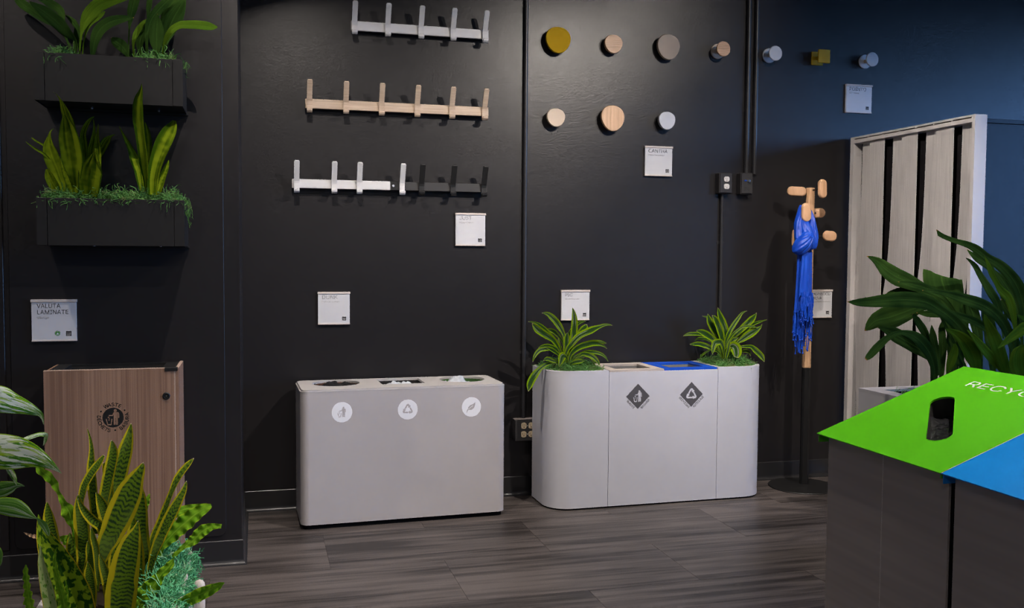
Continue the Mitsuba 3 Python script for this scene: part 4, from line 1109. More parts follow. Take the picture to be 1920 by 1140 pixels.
LEAVES = {
  'upper_left': [
    (0, [(-0.6272,-0.95,1.9961,0.0027), (-0.6235,-0.9457,2.0499,0.0031), (-0.6201,-0.9414,2.085,0.0053), (-0.6096,-0.9371,2.1244,0.0172), (-0.5884,-0.9329,2.1646,0.0288), (-0.5529,-0.9286,2.2023,0.0289), (-0.503,-0.9243,2.2223,0.0193), (-0.4602,-0.92,2.2304,0.0039)]),
    (25, [(-0.6326,-0.97,1.9918,0.0027), (-0.631,-0.9829,2.023,0.003), (-0.6299,-0.9957,2.0446,0.0045), (-0.6542,-1.0086,2.0699,0.0168), (-0.6856,-1.0214,2.1035,0.0231), (-0.72,-1.0343,2.1309,0.0229), (-0.7507,-1.0471,2.1509,0.0128), (-0.7711,-1.06,2.1642,0.0011)]),
    (0, [(-0.6535,-0.94,1.9964,0.0023), (-0.6574,-0.9343,2.0313,0.0023), (-0.6719,-0.9286,2.0655,0.0023), (-0.6823,-0.9229,2.1339,0.0053), (-0.6933,-0.9171,2.1684,0.0145), (-0.7254,-0.9114,2.1938,0.016), (-0.7542,-0.9057,2.2081,0.0114), (-0.783,-0.9,2.2187,0.0019)]),
    (0, [(-0.6673,-0.9,2.0034,0.0019), (-0.6954,-0.892,2.1022,0.0031), (-0.7492,-0.884,2.1383,0.0115), (-0.7992,-0.876,2.1745,0.0173), (-0.8319,-0.868,2.1967,0.0172), (-0.8576,-0.86,2.2195,0.0077)]),
    (0, [(-0.6304,-0.93,1.9998,0.0019), (-0.6302,-0.92,2.0701,0.0023), (-0.6356,-0.91,2.106,0.0062), (-0.651,-0.9,2.1338,0.0108), (-0.6666,-0.89,2.1503,0.0077), (-0.6859,-0.88,2.1646,0.0015)]),
    (0, [(-0.6198,-0.93,2.0004,0.0023), (-0.613,-0.9333,2.0607,0.0027), (-0.6037,-0.9367,2.0984,0.0054), (-0.5914,-0.94,2.125,0.0115), (-0.5658,-0.9433,2.1448,0.0107), (-0.5437,-0.9467,2.1645,0.0069), (-0.536,-0.95,2.1718,0.0015)]),
    (0, [(-0.58,-0.97,1.9912,0.0053), (-0.5766,-0.9714,2.0174,0.0107), (-0.5717,-0.9729,2.0475,0.016), (-0.5567,-0.9743,2.0895,0.0228), (-0.526,-0.9757,2.1213,0.0236), (-0.4865,-0.9771,2.1387,0.0183), (-0.4542,-0.9786,2.1455,0.0107), (-0.4325,-0.98,2.1494,0.0015)]),
    (0, [(-0.6565,-0.88,2.008,0.0019), (-0.6497,-0.8725,2.0598,0.0117), (-0.6432,-0.865,2.1002,0.0175), (-0.6511,-0.8575,2.1321,0.0078), (-0.6664,-0.85,2.152,0.0016)]),
  ],
  'upper_right': [
    (0, [(-0.4575,-0.95,2.0024,0.0027), (-0.4562,-0.9467,2.0489,0.0027), (-0.454,-0.9433,2.107,0.0027), (-0.4487,-0.94,2.1538,0.0108), (-0.4413,-0.9367,2.1933,0.0194), (-0.431,-0.9333,2.233,0.0194), (-0.4202,-0.93,2.2576,0.0078)]),
    (0, [(-0.4399,-0.93,2.0073,0.0027), (-0.4418,-0.9225,2.0663,0.0054), (-0.4311,-0.915,2.1071,0.0117), (-0.4096,-0.9075,2.143,0.0117), (-0.3843,-0.9,2.1677,0.002)]),
    (0, [(-0.4579,-0.9,2.0121,0.0039), (-0.4704,-0.9,2.0384,0.0156), (-0.4883,-0.9,2.0604,0.0215), (-0.508,-0.9,2.0745,0.0175), (-0.5224,-0.9,2.0871,0.0031)]),
    (0, [(-0.393,-0.96,2.0042,0.0031), (-0.3917,-0.955,2.0627,0.0054), (-0.3873,-0.95,2.1061,0.0124), (-0.3763,-0.945,2.1501,0.0179), (-0.347,-0.94,2.1955,0.0195), (-0.3139,-0.935,2.2338,0.0164), (-0.2844,-0.93,2.2604,0.0078)]),
    (0, [(-0.3519,-1,2.0141,0.0054), (-0.3524,-1,2.0368,0.0154), (-0.352,-1,2.0671,0.0261), (-0.3509,-1,2.1013,0.0265), (-0.3498,-1,2.1316,0.0184), (-0.3483,-1,2.1638,0.0011)]),
    (0, [(-0.3352,-0.93,2.0251,0.0031), (-0.3277,-0.925,2.0731,0.011), (-0.3165,-0.92,2.1213,0.0295), (-0.2996,-0.915,2.1663,0.0386), (-0.2791,-0.91,2.2078,0.0284), (-0.2622,-0.905,2.2413,0.0111), (-0.2549,-0.9,2.2626,0.002)]),
    (0, [(-0.3345,-0.96,2.0154,0.0039), (-0.3285,-0.9688,2.0562,0.0062), (-0.3156,-0.9775,2.0895,0.0116), (-0.2945,-0.9862,2.1157,0.0139), (-0.2608,-0.995,2.1313,0.0155), (-0.2181,-1.0038,2.1322,0.0174), (-0.1771,-1.0125,2.1292,0.0174), (-0.1473,-1.0213,2.1235,0.0108), (-0.1329,-1.03,2.1225,0.0015)]),
    (0, [(-0.3946,-0.89,2.0217,0.002), (-0.3948,-0.8825,2.1244,0.0024), (-0.3933,-0.875,2.1846,0.0055), (-0.3898,-0.8675,2.2257,0.0111), (-0.3853,-0.86,2.263,0.0111)]),
    (0, [(-0.3491,-0.9,2.0224,0.002), (-0.3465,-0.894,2.1251,0.0032), (-0.3389,-0.888,2.1893,0.0071), (-0.3185,-0.882,2.2195,0.0158), (-0.2962,-0.876,2.2461,0.0151), (-0.27,-0.87,2.2731,0.008)]),
    (0, [(-0.4226,-0.87,2.0239,0.002), (-0.4262,-0.865,2.0755,0.0138), (-0.415,-0.86,2.1164,0.0218), (-0.3965,-0.855,2.1539,0.0159), (-0.3817,-0.85,2.1796,0.002)]),
  ],
  'lower_left': [
    (0, [(-0.64,-0.97,1.4904,0.0084), (-0.6394,-0.9911,1.524,0.0158), (-0.6392,-1.0067,1.5552,0.0241), (-0.6413,-1.0208,1.6182,0.0406), (-0.6482,-1.0339,1.6806,0.0386), (-0.6529,-1.0464,1.7244,0.0283), (-0.6566,-1.0584,1.752,0.0164), (-0.6604,-1.07,1.7723,0.0014)]),
    (0, [(-0.5899,-1,1.4851,0.028), (-0.5878,-1.0083,1.5102,0.0396), (-0.5848,-1.0167,1.5374,0.0436), (-0.5773,-1.025,1.5739,0.0454), (-0.5713,-1.0333,1.601,0.0324), (-0.5672,-1.0417,1.6232,0.0175), (-0.5647,-1.05,1.6445,0.0014)]),
    (0, [(-0.644,-0.985,1.4894,0.0117), (-0.6517,-0.9862,1.5286,0.0224), (-0.6624,-0.9875,1.5699,0.0233), (-0.6756,-0.9888,1.6063,0.0139), (-0.6889,-0.99,1.6426,0.0014)]),
    (0, [(-0.6879,-0.93,1.5034,0.0118), (-0.7005,-0.9286,1.5408,0.0212), (-0.7151,-0.9271,1.5873,0.0292), (-0.7318,-0.9257,1.6337,0.0282), (-0.7408,-0.9243,1.6755,0.0188), (-0.7388,-0.9229,1.7084,0.0056), (-0.7345,-0.9214,1.7251,0.0024), (-0.7216,-0.92,1.7365,0.0009)]),
    (0, [(-0.6551,-0.93,1.5136,0.0095), (-0.6511,-0.9442,1.6112,0.0212), (-0.6511,-0.9731,1.7012,0.0243), (-0.6521,-1.0125,1.7469,0.024), (-0.6556,-1.0607,1.7855,0.02), (-0.6616,-1.1167,1.8149,0.0089), (-0.6759,-1.18,1.8318,0.0009)]),
    (0, [(-0.7108,-0.91,1.5183,0.0047), (-0.7292,-0.92,1.5969,0.0047), (-0.7545,-0.93,1.6372,0.0047), (-0.7842,-0.94,1.656,0.0037), (-0.8135,-0.95,1.6802,0.0009)]),
    (0, [(-0.7101,-0.89,1.5196,0.0048), (-0.7348,-0.8875,1.6279,0.0043), (-0.7649,-0.885,1.6742,0.0038), (-0.7911,-0.8825,1.69,0.0033), (-0.8086,-0.88,1.7037,0.0019)]),
    (0, [(-0.7102,-0.95,1.5016,0.0141), (-0.722,-0.9533,1.5244,0.0187), (-0.7337,-0.9567,1.5518,0.0168), (-0.7432,-0.96,1.5814,0.0037)]),
    (0, [(-0.6281,-0.88,1.5175,0.0072), (-0.6224,-0.8783,1.6181,0.012), (-0.6261,-0.8767,1.6801,0.0134), (-0.6302,-0.875,1.7182,0.0125), (-0.6165,-0.8733,1.7618,0.0096), (-0.6008,-0.8717,1.7851,0.0048), (-0.5912,-0.87,1.7919,0.0014)]),
    (0, [(-0.6021,-0.92,1.5061,0.0071), (-0.5984,-0.918,1.6199,0.0133), (-0.5955,-0.916,1.6581,0.0152), (-0.5884,-0.914,1.7058,0.0095), (-0.5851,-0.912,1.744,0.0043), (-0.5884,-0.91,1.7762,0.001)]),
    (0, [(-0.5748,-0.94,1.5055,0.0066), (-0.5679,-0.94,1.6095,0.0114), (-0.569,-0.94,1.6565,0.0133), (-0.5718,-0.94,1.6987,0.0085), (-0.5687,-0.94,1.7317,0.0038), (-0.5666,-0.94,1.7576,0.0009)]),
    (0, [(-0.6016,-0.88,1.5085,0.0048), (-0.5826,-0.876,1.6243,0.0106), (-0.5646,-0.872,1.6684,0.0174), (-0.5504,-0.868,1.6982,0.0174), (-0.5372,-0.864,1.7183,0.0068), (-0.5195,-0.86,1.7281,0.001)]),
  ],
  'lower_right': [
    (0, [(-0.401,-0.95,1.5042,0.0058), (-0.398,-0.9844,1.5541,0.0104), (-0.3997,-1.0058,1.5947,0.016), (-0.4016,-1.0242,1.635,0.0178), (-0.4077,-1.0407,1.7027,0.0177), (-0.4125,-1.056,1.7697,0.0204), (-0.4107,-1.0705,1.8136,0.0198), (-0.4045,-1.0842,1.8437,0.0147), (-0.3981,-1.0973,1.8601,0.0082), (-0.3947,-1.11,1.8853,0.0009)]),
    (0, [(-0.3728,-0.99,1.4929,0.0171), (-0.3708,-0.99,1.545,0.0219), (-0.3635,-0.99,1.5924,0.0247), (-0.3495,-0.99,1.6401,0.0285), (-0.3311,-0.99,1.6879,0.0323), (-0.3126,-0.99,1.7264,0.0295), (-0.2975,-0.99,1.7577,0.0171), (-0.2932,-0.99,1.7735,0.0067)]),
    (25, [(-0.4193,-0.93,1.5049,0.0077), (-0.4265,-0.926,1.5769,0.0164), (-0.442,-0.922,1.6246,0.0173), (-0.4598,-0.918,1.6721,0.0106), (-0.4777,-0.914,1.71,0.0062), (-0.4978,-0.91,1.7535,0.001)]),
    (0, [(-0.3994,-0.89,1.5127,0.0073), (-0.3949,-0.8875,1.6292,0.0117), (-0.3952,-0.885,1.6972,0.0131), (-0.3996,-0.8825,1.7359,0.0107), (-0.4094,-0.88,1.7768,0.0015)]),
    (15, [(-0.3595,-0.96,1.4974,0.0096), (-0.3441,-0.9533,1.5531,0.0159), (-0.3292,-0.9467,1.5924,0.0135), (-0.3193,-0.94,1.6306,0.001)]),
    (0, [(-0.4065,-0.965,1.5079,0.0038), (-0.4173,-0.9633,1.6168,0.0048), (-0.4256,-0.9617,1.6782,0.0038), (-0.429,-0.96,1.7089,0.001)]),
  ],
  'drac_left': [
    (0, [(1.5472,-0.2,0.7154,0.0049), (1.5556,-0.198,0.7971,0.0123), (1.5728,-0.196,0.8622,0.0184), (1.578,-0.194,0.9317,0.0164), (1.5752,-0.192,0.9726,0.011), (1.5669,-0.19,1.0073,0.0008)]),
    (0, [(1.5418,-0.19,0.7226,0.0041), (1.5246,-0.186,0.8622,0.0082), (1.4909,-0.182,0.9237,0.0171), (1.462,-0.178,0.9565,0.0163), (1.4332,-0.174,0.977,0.009), (1.4089,-0.17,0.9802,0.0008)]),
    (0, [(1.518,-0.21,0.7254,0.0049), (1.4955,-0.2117,0.7915,0.0081), (1.4647,-0.2133,0.837,0.0146), (1.4342,-0.215,0.8701,0.0154), (1.4038,-0.2167,0.9052,0.0121), (1.3652,-0.2183,0.932,0.0056), (1.3228,-0.22,0.9399,0.0008)]),
    (0, [(1.5115,-0.23,0.7197,0.0049), (1.4789,-0.236,0.8064,0.0065), (1.447,-0.242,0.848,0.0129), (1.4071,-0.248,0.8734,0.0184), (1.3632,-0.254,0.9026,0.02), (1.332,-0.26,0.9355,0.0016)]),
    (0, [(1.5485,-0.17,0.7202,0.0041), (1.5254,-0.165,0.8274,0.0049), (1.4986,-0.16,0.8645,0.0107), (1.4742,-0.155,0.885,0.0115), (1.4414,-0.15,0.8933,0.0033)]),
    (0, [(1.5147,-0.22,0.7266,0.0041), (1.4896,-0.23,0.7772,0.0049), (1.4565,-0.24,0.8052,0.0105), (1.4111,-0.25,0.8171,0.012), (1.3663,-0.26,0.8109,0.0016)]),
    (0, [(1.5081,-0.24,0.7291,0.004), (1.4649,-0.254,0.7842,0.0048), (1.4182,-0.268,0.8067,0.0104), (1.3722,-0.282,0.803,0.0119), (1.3392,-0.296,0.7792,0.0087), (1.3222,-0.31,0.7453,0.0008)]),
    (0, [(1.5048,-0.25,0.7303,0.0032), (1.4723,-0.2575,0.7723,0.0056), (1.4444,-0.265,0.7938,0.0096), (1.4168,-0.2725,0.8071,0.0072), (1.3935,-0.28,0.8143,0.0012)]),
    (0, [(1.5205,-0.235,0.7201,0.0057), (1.5214,-0.2363,0.8015,0.0162), (1.5226,-0.2375,0.8503,0.017), (1.5232,-0.2387,0.8707,0.0113), (1.5244,-0.24,0.883,0.0012)]),
    (20, [(1.5048,-0.25,0.7303,0.0048), (1.5202,-0.2529,0.7951,0.0105), (1.5444,-0.2557,0.8273,0.0153), (1.5856,-0.2586,0.8674,0.0186), (1.6399,-0.2614,0.8911,0.0202), (1.6859,-0.2643,0.911,0.0105), (1.7278,-0.2671,0.9228,0.0053), (1.7571,-0.27,0.9186,0.0008)]),
    (0, [(1.5582,-0.18,0.7211,0.0049), (1.58,-0.176,0.8274,0.0066), (1.6049,-0.172,0.8617,0.0115), (1.6342,-0.168,0.8919,0.0173), (1.652,-0.164,0.91,0.0099), (1.6578,-0.16,0.9167,0.0012)]),
    (20, [(1.5303,-0.25,0.7256,0.0049), (1.5362,-0.2567,0.7668,0.0089), (1.5676,-0.2633,0.8033,0.0145), (1.6119,-0.27,0.8233,0.017), (1.6565,-0.2767,0.8313,0.0154), (1.6971,-0.2833,0.821,0.0073), (1.7207,-0.29,0.8009,0.0008)]),
    (0, [(1.5523,-0.21,0.7246,0.0041), (1.5739,-0.208,0.7813,0.0065), (1.6131,-0.206,0.8091,0.0106), (1.6657,-0.204,0.8264,0.0123), (1.71,-0.202,0.8283,0.0099), (1.7525,-0.2,0.8203,0.0008)]),
    (0, [(1.5465,-0.24,0.7241,0.0041), (1.561,-0.2467,0.753,0.0049), (1.5885,-0.2533,0.7694,0.0097), (1.6288,-0.26,0.7843,0.0101), (1.6737,-0.2667,0.7803,0.0089), (1.7102,-0.2733,0.7648,0.0061), (1.7318,-0.28,0.7344,0.0008)]),
    (0, [(1.5406,-0.27,0.7276,0.0032), (1.5673,-0.278,0.7562,0.004), (1.594,-0.286,0.7787,0.0097), (1.6339,-0.294,0.7678,0.0133), (1.6611,-0.302,0.7446,0.0105), (1.6756,-0.31,0.7189,0.0012)]),
    (0, [(1.5287,-0.28,0.725,0.0048), (1.5433,-0.2867,0.7355,0.0104), (1.5664,-0.2933,0.741,0.0128), (1.5958,-0.3,0.7435,0.0012)]),
    (0, [(1.5151,-0.27,0.7323,0.0056), (1.503,-0.28,0.7659,0.0072), (1.4849,-0.29,0.7694,0.0208), (1.4714,-0.3,0.7447,0.0144), (1.46,-0.31,0.7181,0.0008)]),
    (0, [(1.4912,-0.24,0.7213,0.0032), (1.4466,-0.26,0.7348,0.0032), (1.4026,-0.28,0.7281,0.0088), (1.3634,-0.3,0.7094,0.0111), (1.3248,-0.32,0.6751,0.0189), (1.2996,-0.34,0.6389,0.0173), (1.2859,-0.36,0.6066,0.0012)]),
    (0, [(1.4931,-0.26,0.7236,0.0032), (1.4644,-0.27,0.7395,0.004), (1.4359,-0.28,0.7453,0.0096), (1.4035,-0.29,0.7572,0.0111), (1.3805,-0.3,0.75,0.0016)]),
    (0, [(1.5529,-0.17,0.7201,0.0041), (1.5558,-0.164,0.8392,0.0049), (1.5682,-0.158,0.8797,0.0082), (1.5961,-0.152,0.9078,0.0091), (1.6284,-0.146,0.9285,0.0062), (1.659,-0.14,0.9327,0.0008)]),
    (0, [(1.578,-0.26,0.7297,0.0024), (1.6187,-0.265,0.7618,0.0024), (1.6462,-0.27,0.7495,0.004), (1.6563,-0.275,0.7214,0.004), (1.6732,-0.28,0.6992,0.0008)]),
    (0, [(1.5385,-0.2,0.7238,0.0041), (1.5056,-0.1933,0.8058,0.0049), (1.4968,-0.1867,0.8299,0.0057), (1.4957,-0.18,0.8498,0.0012)]),
  ],
  'drac_right': [
    (0, [(2.4211,-0.2,0.7273,0.007), (2.4202,-0.2,0.7733,0.0106), (2.4132,-0.2,0.8299,0.0148), (2.3987,-0.2,0.8795,0.019), (2.3785,-0.2,0.9255,0.0175), (2.3586,-0.2,0.9538,0.0091), (2.3508,-0.2,0.9602,0.0011)]),
    (0, [(2.4381,-0.19,0.7258,0.0053), (2.446,-0.186,0.821,0.0106), (2.4433,-0.182,0.8668,0.0163), (2.4249,-0.178,0.9198,0.0198), (2.4074,-0.174,0.9657,0.0127), (2.4002,-0.17,0.9991,0.0007)]),
    (0, [(2.4277,-0.18,0.725,0.0053), (2.4126,-0.176,0.8065,0.0099), (2.4023,-0.172,0.8453,0.017), (2.3763,-0.168,0.8879,0.0219), (2.3551,-0.164,0.9268,0.0176), (2.3463,-0.16,0.9655,0.0007)]),
    (0, [(2.4289,-0.17,0.7345,0.0028), (2.3973,-0.165,0.8838,0.0035), (2.3758,-0.16,0.9227,0.0042), (2.343,-0.155,0.9475,0.0042), (2.3195,-0.15,0.9527,0.0007)]),
    (0, [(2.4015,-0.23,0.731,0.0049), (2.3767,-0.238,0.7989,0.0077), (2.3336,-0.246,0.8371,0.016), (2.2872,-0.254,0.8646,0.0194), (2.2508,-0.262,0.8796,0.0124), (2.2261,-0.27,0.8841,0.0014)]),
    (0, [(2.4131,-0.2,0.7381,0.0028), (2.3553,-0.204,0.8242,0.0042), (2.299,-0.208,0.8543,0.0063), (2.2587,-0.212,0.8629,0.0097), (2.2188,-0.216,0.8639,0.0094), (2.1755,-0.22,0.8531,0.0007)]),
    (0, [(2.391,-0.25,0.7334,0.0035), (2.3582,-0.26,0.77,0.0056), (2.3147,-0.27,0.7893,0.0111), (2.2715,-0.28,0.8066,0.0138), (2.2213,-0.29,0.8171,0.012), (2.1754,-0.3,0.8172,0.001)]),
    (0, [(2.4106,-0.19,0.7371,0.0028), (2.3715,-0.188,0.8084,0.0049), (2.3374,-0.186,0.8282,0.0077), (2.3113,-0.184,0.8344,0.0084), (2.2893,-0.182,0.8357,0.007), (2.2598,-0.18,0.8219,0.0007)]),
    (0, [(2.3953,-0.26,0.7344,0.0042), (2.3851,-0.27,0.7879,0.0076), (2.3582,-0.28,0.8241,0.0166), (2.3265,-0.29,0.8221,0.0179), (2.3099,-0.3,0.7923,0.0124), (2.3016,-0.31,0.7625,0.0007)]),
    (0, [(2.4183,-0.22,0.7295,0.0042), (2.4252,-0.2183,0.8172,0.007), (2.4407,-0.2167,0.8591,0.0112), (2.4685,-0.215,0.9043,0.0123), (2.499,-0.2133,0.9426,0.0099), (2.5265,-0.2117,0.974,0.0049), (2.5527,-0.21,0.9824,0.0007)]),
    (0, [(2.442,-0.19,0.7257,0.0042), (2.4731,-0.1867,0.817,0.005), (2.517,-0.1833,0.8622,0.0135), (2.5535,-0.18,0.8952,0.0178), (2.5941,-0.1767,0.9283,0.0185), (2.6231,-0.1733,0.9564,0.0071), (2.6326,-0.17,0.9693,0.0007)]),
    (0, [(2.4512,-0.18,0.7244,0.0035), (2.494,-0.1767,0.8193,0.0043), (2.5345,-0.1733,0.8504,0.0057), (2.5752,-0.17,0.8781,0.01), (2.6121,-0.1667,0.9052,0.0093), (2.6575,-0.1633,0.9195,0.0057), (2.7052,-0.16,0.9302,0.0007)]),
    (10, [(2.413,-0.23,0.7307,0.0035), (2.4186,-0.2317,0.794,0.0049), (2.4437,-0.2333,0.8429,0.0063), (2.4846,-0.235,0.881,0.007), (2.5299,-0.2367,0.9023,0.007), (2.568,-0.2383,0.9005,0.0063), (2.6018,-0.24,0.8896,0.0007)]),
    (0, [(2.4299,-0.22,0.7292,0.0035), (2.4661,-0.2229,0.7817,0.0049), (2.4873,-0.2257,0.8098,0.007), (2.5241,-0.2286,0.8358,0.0169), (2.5611,-0.2314,0.8602,0.0218), (2.5943,-0.2343,0.8793,0.0162), (2.6198,-0.2371,0.8969,0.0056), (2.6287,-0.24,0.9136,0.0007)]),
    (0, [(2.4338,-0.22,0.7292,0.0035), (2.4779,-0.23,0.7751,0.0042), (2.5149,-0.24,0.793,0.007), (2.5522,-0.25,0.7939,0.0098), (2.5822,-0.26,0.7707,0.0161), (2.6084,-0.27,0.743,0.0154), (2.6229,-0.28,0.7121,0.0007)]),
    (0, [(2.4193,-0.24,0.7316,0.0042), (2.4274,-0.252,0.7818,0.0105), (2.4417,-0.264,0.8002,0.0244), (2.4529,-0.276,0.7854,0.0299), (2.4507,-0.288,0.764,0.0277), (2.4416,-0.3,0.7429,0.0138)]),
    (0, [(2.3968,-0.25,0.7297,0.0049), (2.4057,-0.2533,0.7719,0.0104), (2.4342,-0.2567,0.7979,0.0091), (2.4629,-0.26,0.8116,0.001)]),
    (0, [(2.413,-0.23,0.7307,0.0049), (2.4405,-0.2267,0.7966,0.0105), (2.4687,-0.2233,0.8292,0.0126), (2.4976,-0.22,0.8373,0.0011)]),
    (0, [(2.4094,-0.2,0.7311,0.0028), (2.3557,-0.205,0.7786,0.0028), (2.3188,-0.21,0.7658,0.0042), (2.2936,-0.215,0.7528,0.0049), (2.2743,-0.22,0.731,0.0007)]),
    (0, [(2.4508,-0.21,0.7277,0.0028), (2.5122,-0.2175,0.7643,0.0035), (2.5412,-0.225,0.768,0.0092), (2.5628,-0.2325,0.7542,0.0056), (2.5628,-0.24,0.7408,0.0011)]),
    (0, [(2.3997,-0.27,0.7319,0.0042), (2.4067,-0.2733,0.7669,0.009), (2.4119,-0.2767,0.8019,0.0076), (2.4153,-0.28,0.83,0.0014)]),
  ],
  'asp_right': [
    (0, [(2.998,-1.4,0.798,0.0056), (2.9185,-1.3911,0.9151,0.0065), (2.8452,-1.3822,1.031,0.0101), (2.779,-1.3733,1.1184,0.0183), (2.7149,-1.3644,1.155,0.0265), (2.6677,-1.3556,1.1753,0.0347), (2.6207,-1.3467,1.1934,0.0383), (2.5734,-1.3378,1.2251,0.0328), (2.5367,-1.3289,1.259,0.0191), (2.4926,-1.32,1.2814,0.0009)]),
    (0, [(2.9256,-1.5,0.8209,0.009), (2.8717,-1.5022,0.9171,0.0269), (2.8029,-1.5044,0.9991,0.0294), (2.7254,-1.5067,1.0535,0.0266), (2.6234,-1.5089,1.0986,0.0325), (2.5294,-1.5111,1.1059,0.0331), (2.4469,-1.5133,1.1022,0.0269), (2.3705,-1.5156,1.0972,0.0207), (2.3096,-1.5178,1.096,0.0137), (2.2662,-1.52,1.0994,0.0009)]),
    (0, [(2.9081,-1.44,0.8051,0.0055), (2.8122,-1.4378,0.9667,0.0063), (2.7412,-1.4356,1.0626,0.0081), (2.6844,-1.4333,1.072,0.018), (2.6444,-1.4311,1.0632,0.0314), (2.5944,-1.4289,1.0478,0.0412), (2.5292,-1.4267,1.0282,0.0482), (2.4693,-1.4244,1.0154,0.032), (2.4359,-1.4222,0.9889,0.016), (2.4201,-1.42,0.9734,0.0018)]),
    (0, [(2.6634,-1.55,0.7804,0.0088), (2.6471,-1.5578,0.8433,0.0174), (2.6159,-1.5656,0.8973,0.0243), (2.5779,-1.5733,0.9335,0.0268), (2.5253,-1.5811,0.9654,0.0197), (2.4639,-1.5889,0.979,0.0102), (2.3994,-1.5967,0.9602,0.0119), (2.3458,-1.6044,0.9237,0.016), (2.3071,-1.6122,0.8936,0.0134), (2.2841,-1.62,0.8802,0.0059)]),
    (0, [(2.7607,-1.47,0.7672,0.0036), (2.724,-1.4667,0.8355,0.0063), (2.6831,-1.4633,0.8765,0.0197), (2.6163,-1.46,0.9179,0.0303), (2.5451,-1.4567,0.9545,0.031), (2.4954,-1.4533,0.9794,0.015), (2.4592,-1.45,0.9898,0.0018)]),
    (0, [(2.9528,-1.42,0.8016,0.0046), (2.8794,-1.42,1.0102,0.0064), (2.8059,-1.42,1.1021,0.0091), (2.7514,-1.42,1.1319,0.0181), (2.6923,-1.42,1.1524,0.0203), (2.6287,-1.42,1.1661,0.0162), (2.5735,-1.42,1.1751,0.0009)]),
    (0, [(2.9582,-1.38,0.8434,0.0056), (2.8752,-1.3717,1.0485,0.0083), (2.8037,-1.3633,1.1086,0.0138), (2.7232,-1.355,1.1294,0.0165), (2.6545,-1.3467,1.1362,0.0146), (2.6026,-1.3383,1.1269,0.0091), (2.5825,-1.33,1.1198,0.0014)]),
    (0, [(2.9132,-1.38,0.8182,0.0085), (2.9007,-1.364,0.9383,0.0242), (2.8922,-1.348,1.0466,0.0516), (2.885,-1.332,1.1188,0.0754), (2.8747,-1.316,1.1731,0.0847), (2.8841,-1.3,1.1971,0.0857)]),
    (0, [(3.1115,-1.48,0.8369,0.0084), (3.0827,-1.4829,0.9456,0.0202), (3.0194,-1.4857,1.03,0.026), (2.9371,-1.4886,1.0782,0.027), (2.8288,-1.4914,1.1084,0.0222), (2.7361,-1.4943,1.1311,0.0116), (2.679,-1.4971,1.1401,0.0081), (2.628,-1.5,1.1427,0.0011)]),
    (0, [(3.0583,-1.46,0.8239,0.0072), (3.0176,-1.46,0.9447,0.0143), (2.9514,-1.46,0.9963,0.0178), (2.8516,-1.46,1.0301,0.0177), (2.7676,-1.46,1.0427,0.0164), (2.6988,-1.46,1.0434,0.0146), (2.6358,-1.46,1.0487,0.0012)]),
    (0, [(2.7163,-1.5,0.7901,0.007), (2.6819,-1.5,0.8956,0.0092), (2.6492,-1.5,0.9599,0.0138), (2.6136,-1.5,1.0123,0.0161), (2.5856,-1.5,1.0471,0.0029)]),
    (0, [(2.7156,-1.52,0.7718,0.0042), (2.7065,-1.52,0.8208,0.0069), (2.6909,-1.52,0.8905,0.0131), (2.6727,-1.52,0.9462,0.0155), (2.6627,-1.52,1.0016,0.0014)]),
    (0, [(2.786,-1.44,0.7593,0.0043), (2.7876,-1.435,0.83,0.0142), (2.7933,-1.43,0.9007,0.017), (2.7907,-1.425,0.9715,0.0149), (2.7976,-1.42,1.0103,0.0021)]),
    (0, [(2.7151,-1.56,0.7702,0.0041), (2.7126,-1.565,0.8122,0.0089), (2.7235,-1.57,0.8641,0.0191), (2.7302,-1.575,0.8988,0.0171), (2.7248,-1.58,0.9301,0.0054)]),
    (0, [(2.8805,-1.53,0.7684,0.0105), (2.8686,-1.536,0.8326,0.0244), (2.8405,-1.542,0.8897,0.0388), (2.8008,-1.548,0.9327,0.0317), (2.7577,-1.554,0.9633,0.0199), (2.695,-1.56,0.9888,0.0014)]),
    (20, [(3.0145,-1.54,0.7659,0.0049), (2.9897,-1.5467,0.8097,0.0091), (2.9398,-1.5533,0.8573,0.0202), (2.8906,-1.56,0.8974,0.0208), (2.8418,-1.5667,0.9406,0.0172), (2.8104,-1.5733,0.9658,0.0103), (2.7836,-1.58,0.9839,0.0014)]),
    (0, [(3.014,-1.55,0.7602,0.014), (3.005,-1.5533,0.8031,0.0217), (2.9787,-1.5567,0.8568,0.0286), (2.9433,-1.56,0.9313,0.0299), (2.909,-1.5633,0.9877,0.0215), (2.8846,-1.5667,1.0264,0.0103), (2.8737,-1.57,1.0492,0.0014)]),
    (0, [(3.0996,-1.5,0.9369,0.0055), (3.09,-1.5,1.0064,0.0111), (3.0741,-1.5,1.0675,0.0182), (3.0523,-1.5,1.1118,0.0198), (3.0146,-1.5,1.1423,0.017), (2.9902,-1.5,1.1753,0.0115), (2.9622,-1.5,1.2164,0.012), (2.9478,-1.5,1.2491,0.0082), (2.9275,-1.5,1.2845,0.0005)]),
    (15, [(3.2033,-1.44,0.944,0.0113), (3.194,-1.4417,1.0434,0.0254), (3.1724,-1.4433,1.1142,0.0304), (3.145,-1.445,1.1622,0.0292), (3.1008,-1.4467,1.2099,0.0257), (3.0473,-1.4483,1.2488,0.0217), (2.9846,-1.45,1.2791,0.0172), (2.9357,-1.4517,1.3091,0.0182), (2.8874,-1.4533,1.3307,0.0137), (2.8268,-1.455,1.3452,0.0104), (2.7666,-1.4567,1.3622,0.0093), (2.7359,-1.4583,1.3754,0.0098), (2.7211,-1.46,1.3928,0.0008)]),
    (0, [(3.1609,-1.38,0.997,0.0057), (3.1237,-1.3767,1.14,0.0085), (3.0896,-1.3733,1.214,0.0114), (3.0501,-1.37,1.2535,0.021), (3.0116,-1.3667,1.2731,0.0176), (2.9799,-1.3633,1.2955,0.009), (2.962,-1.36,1.3123,0.0008)]),
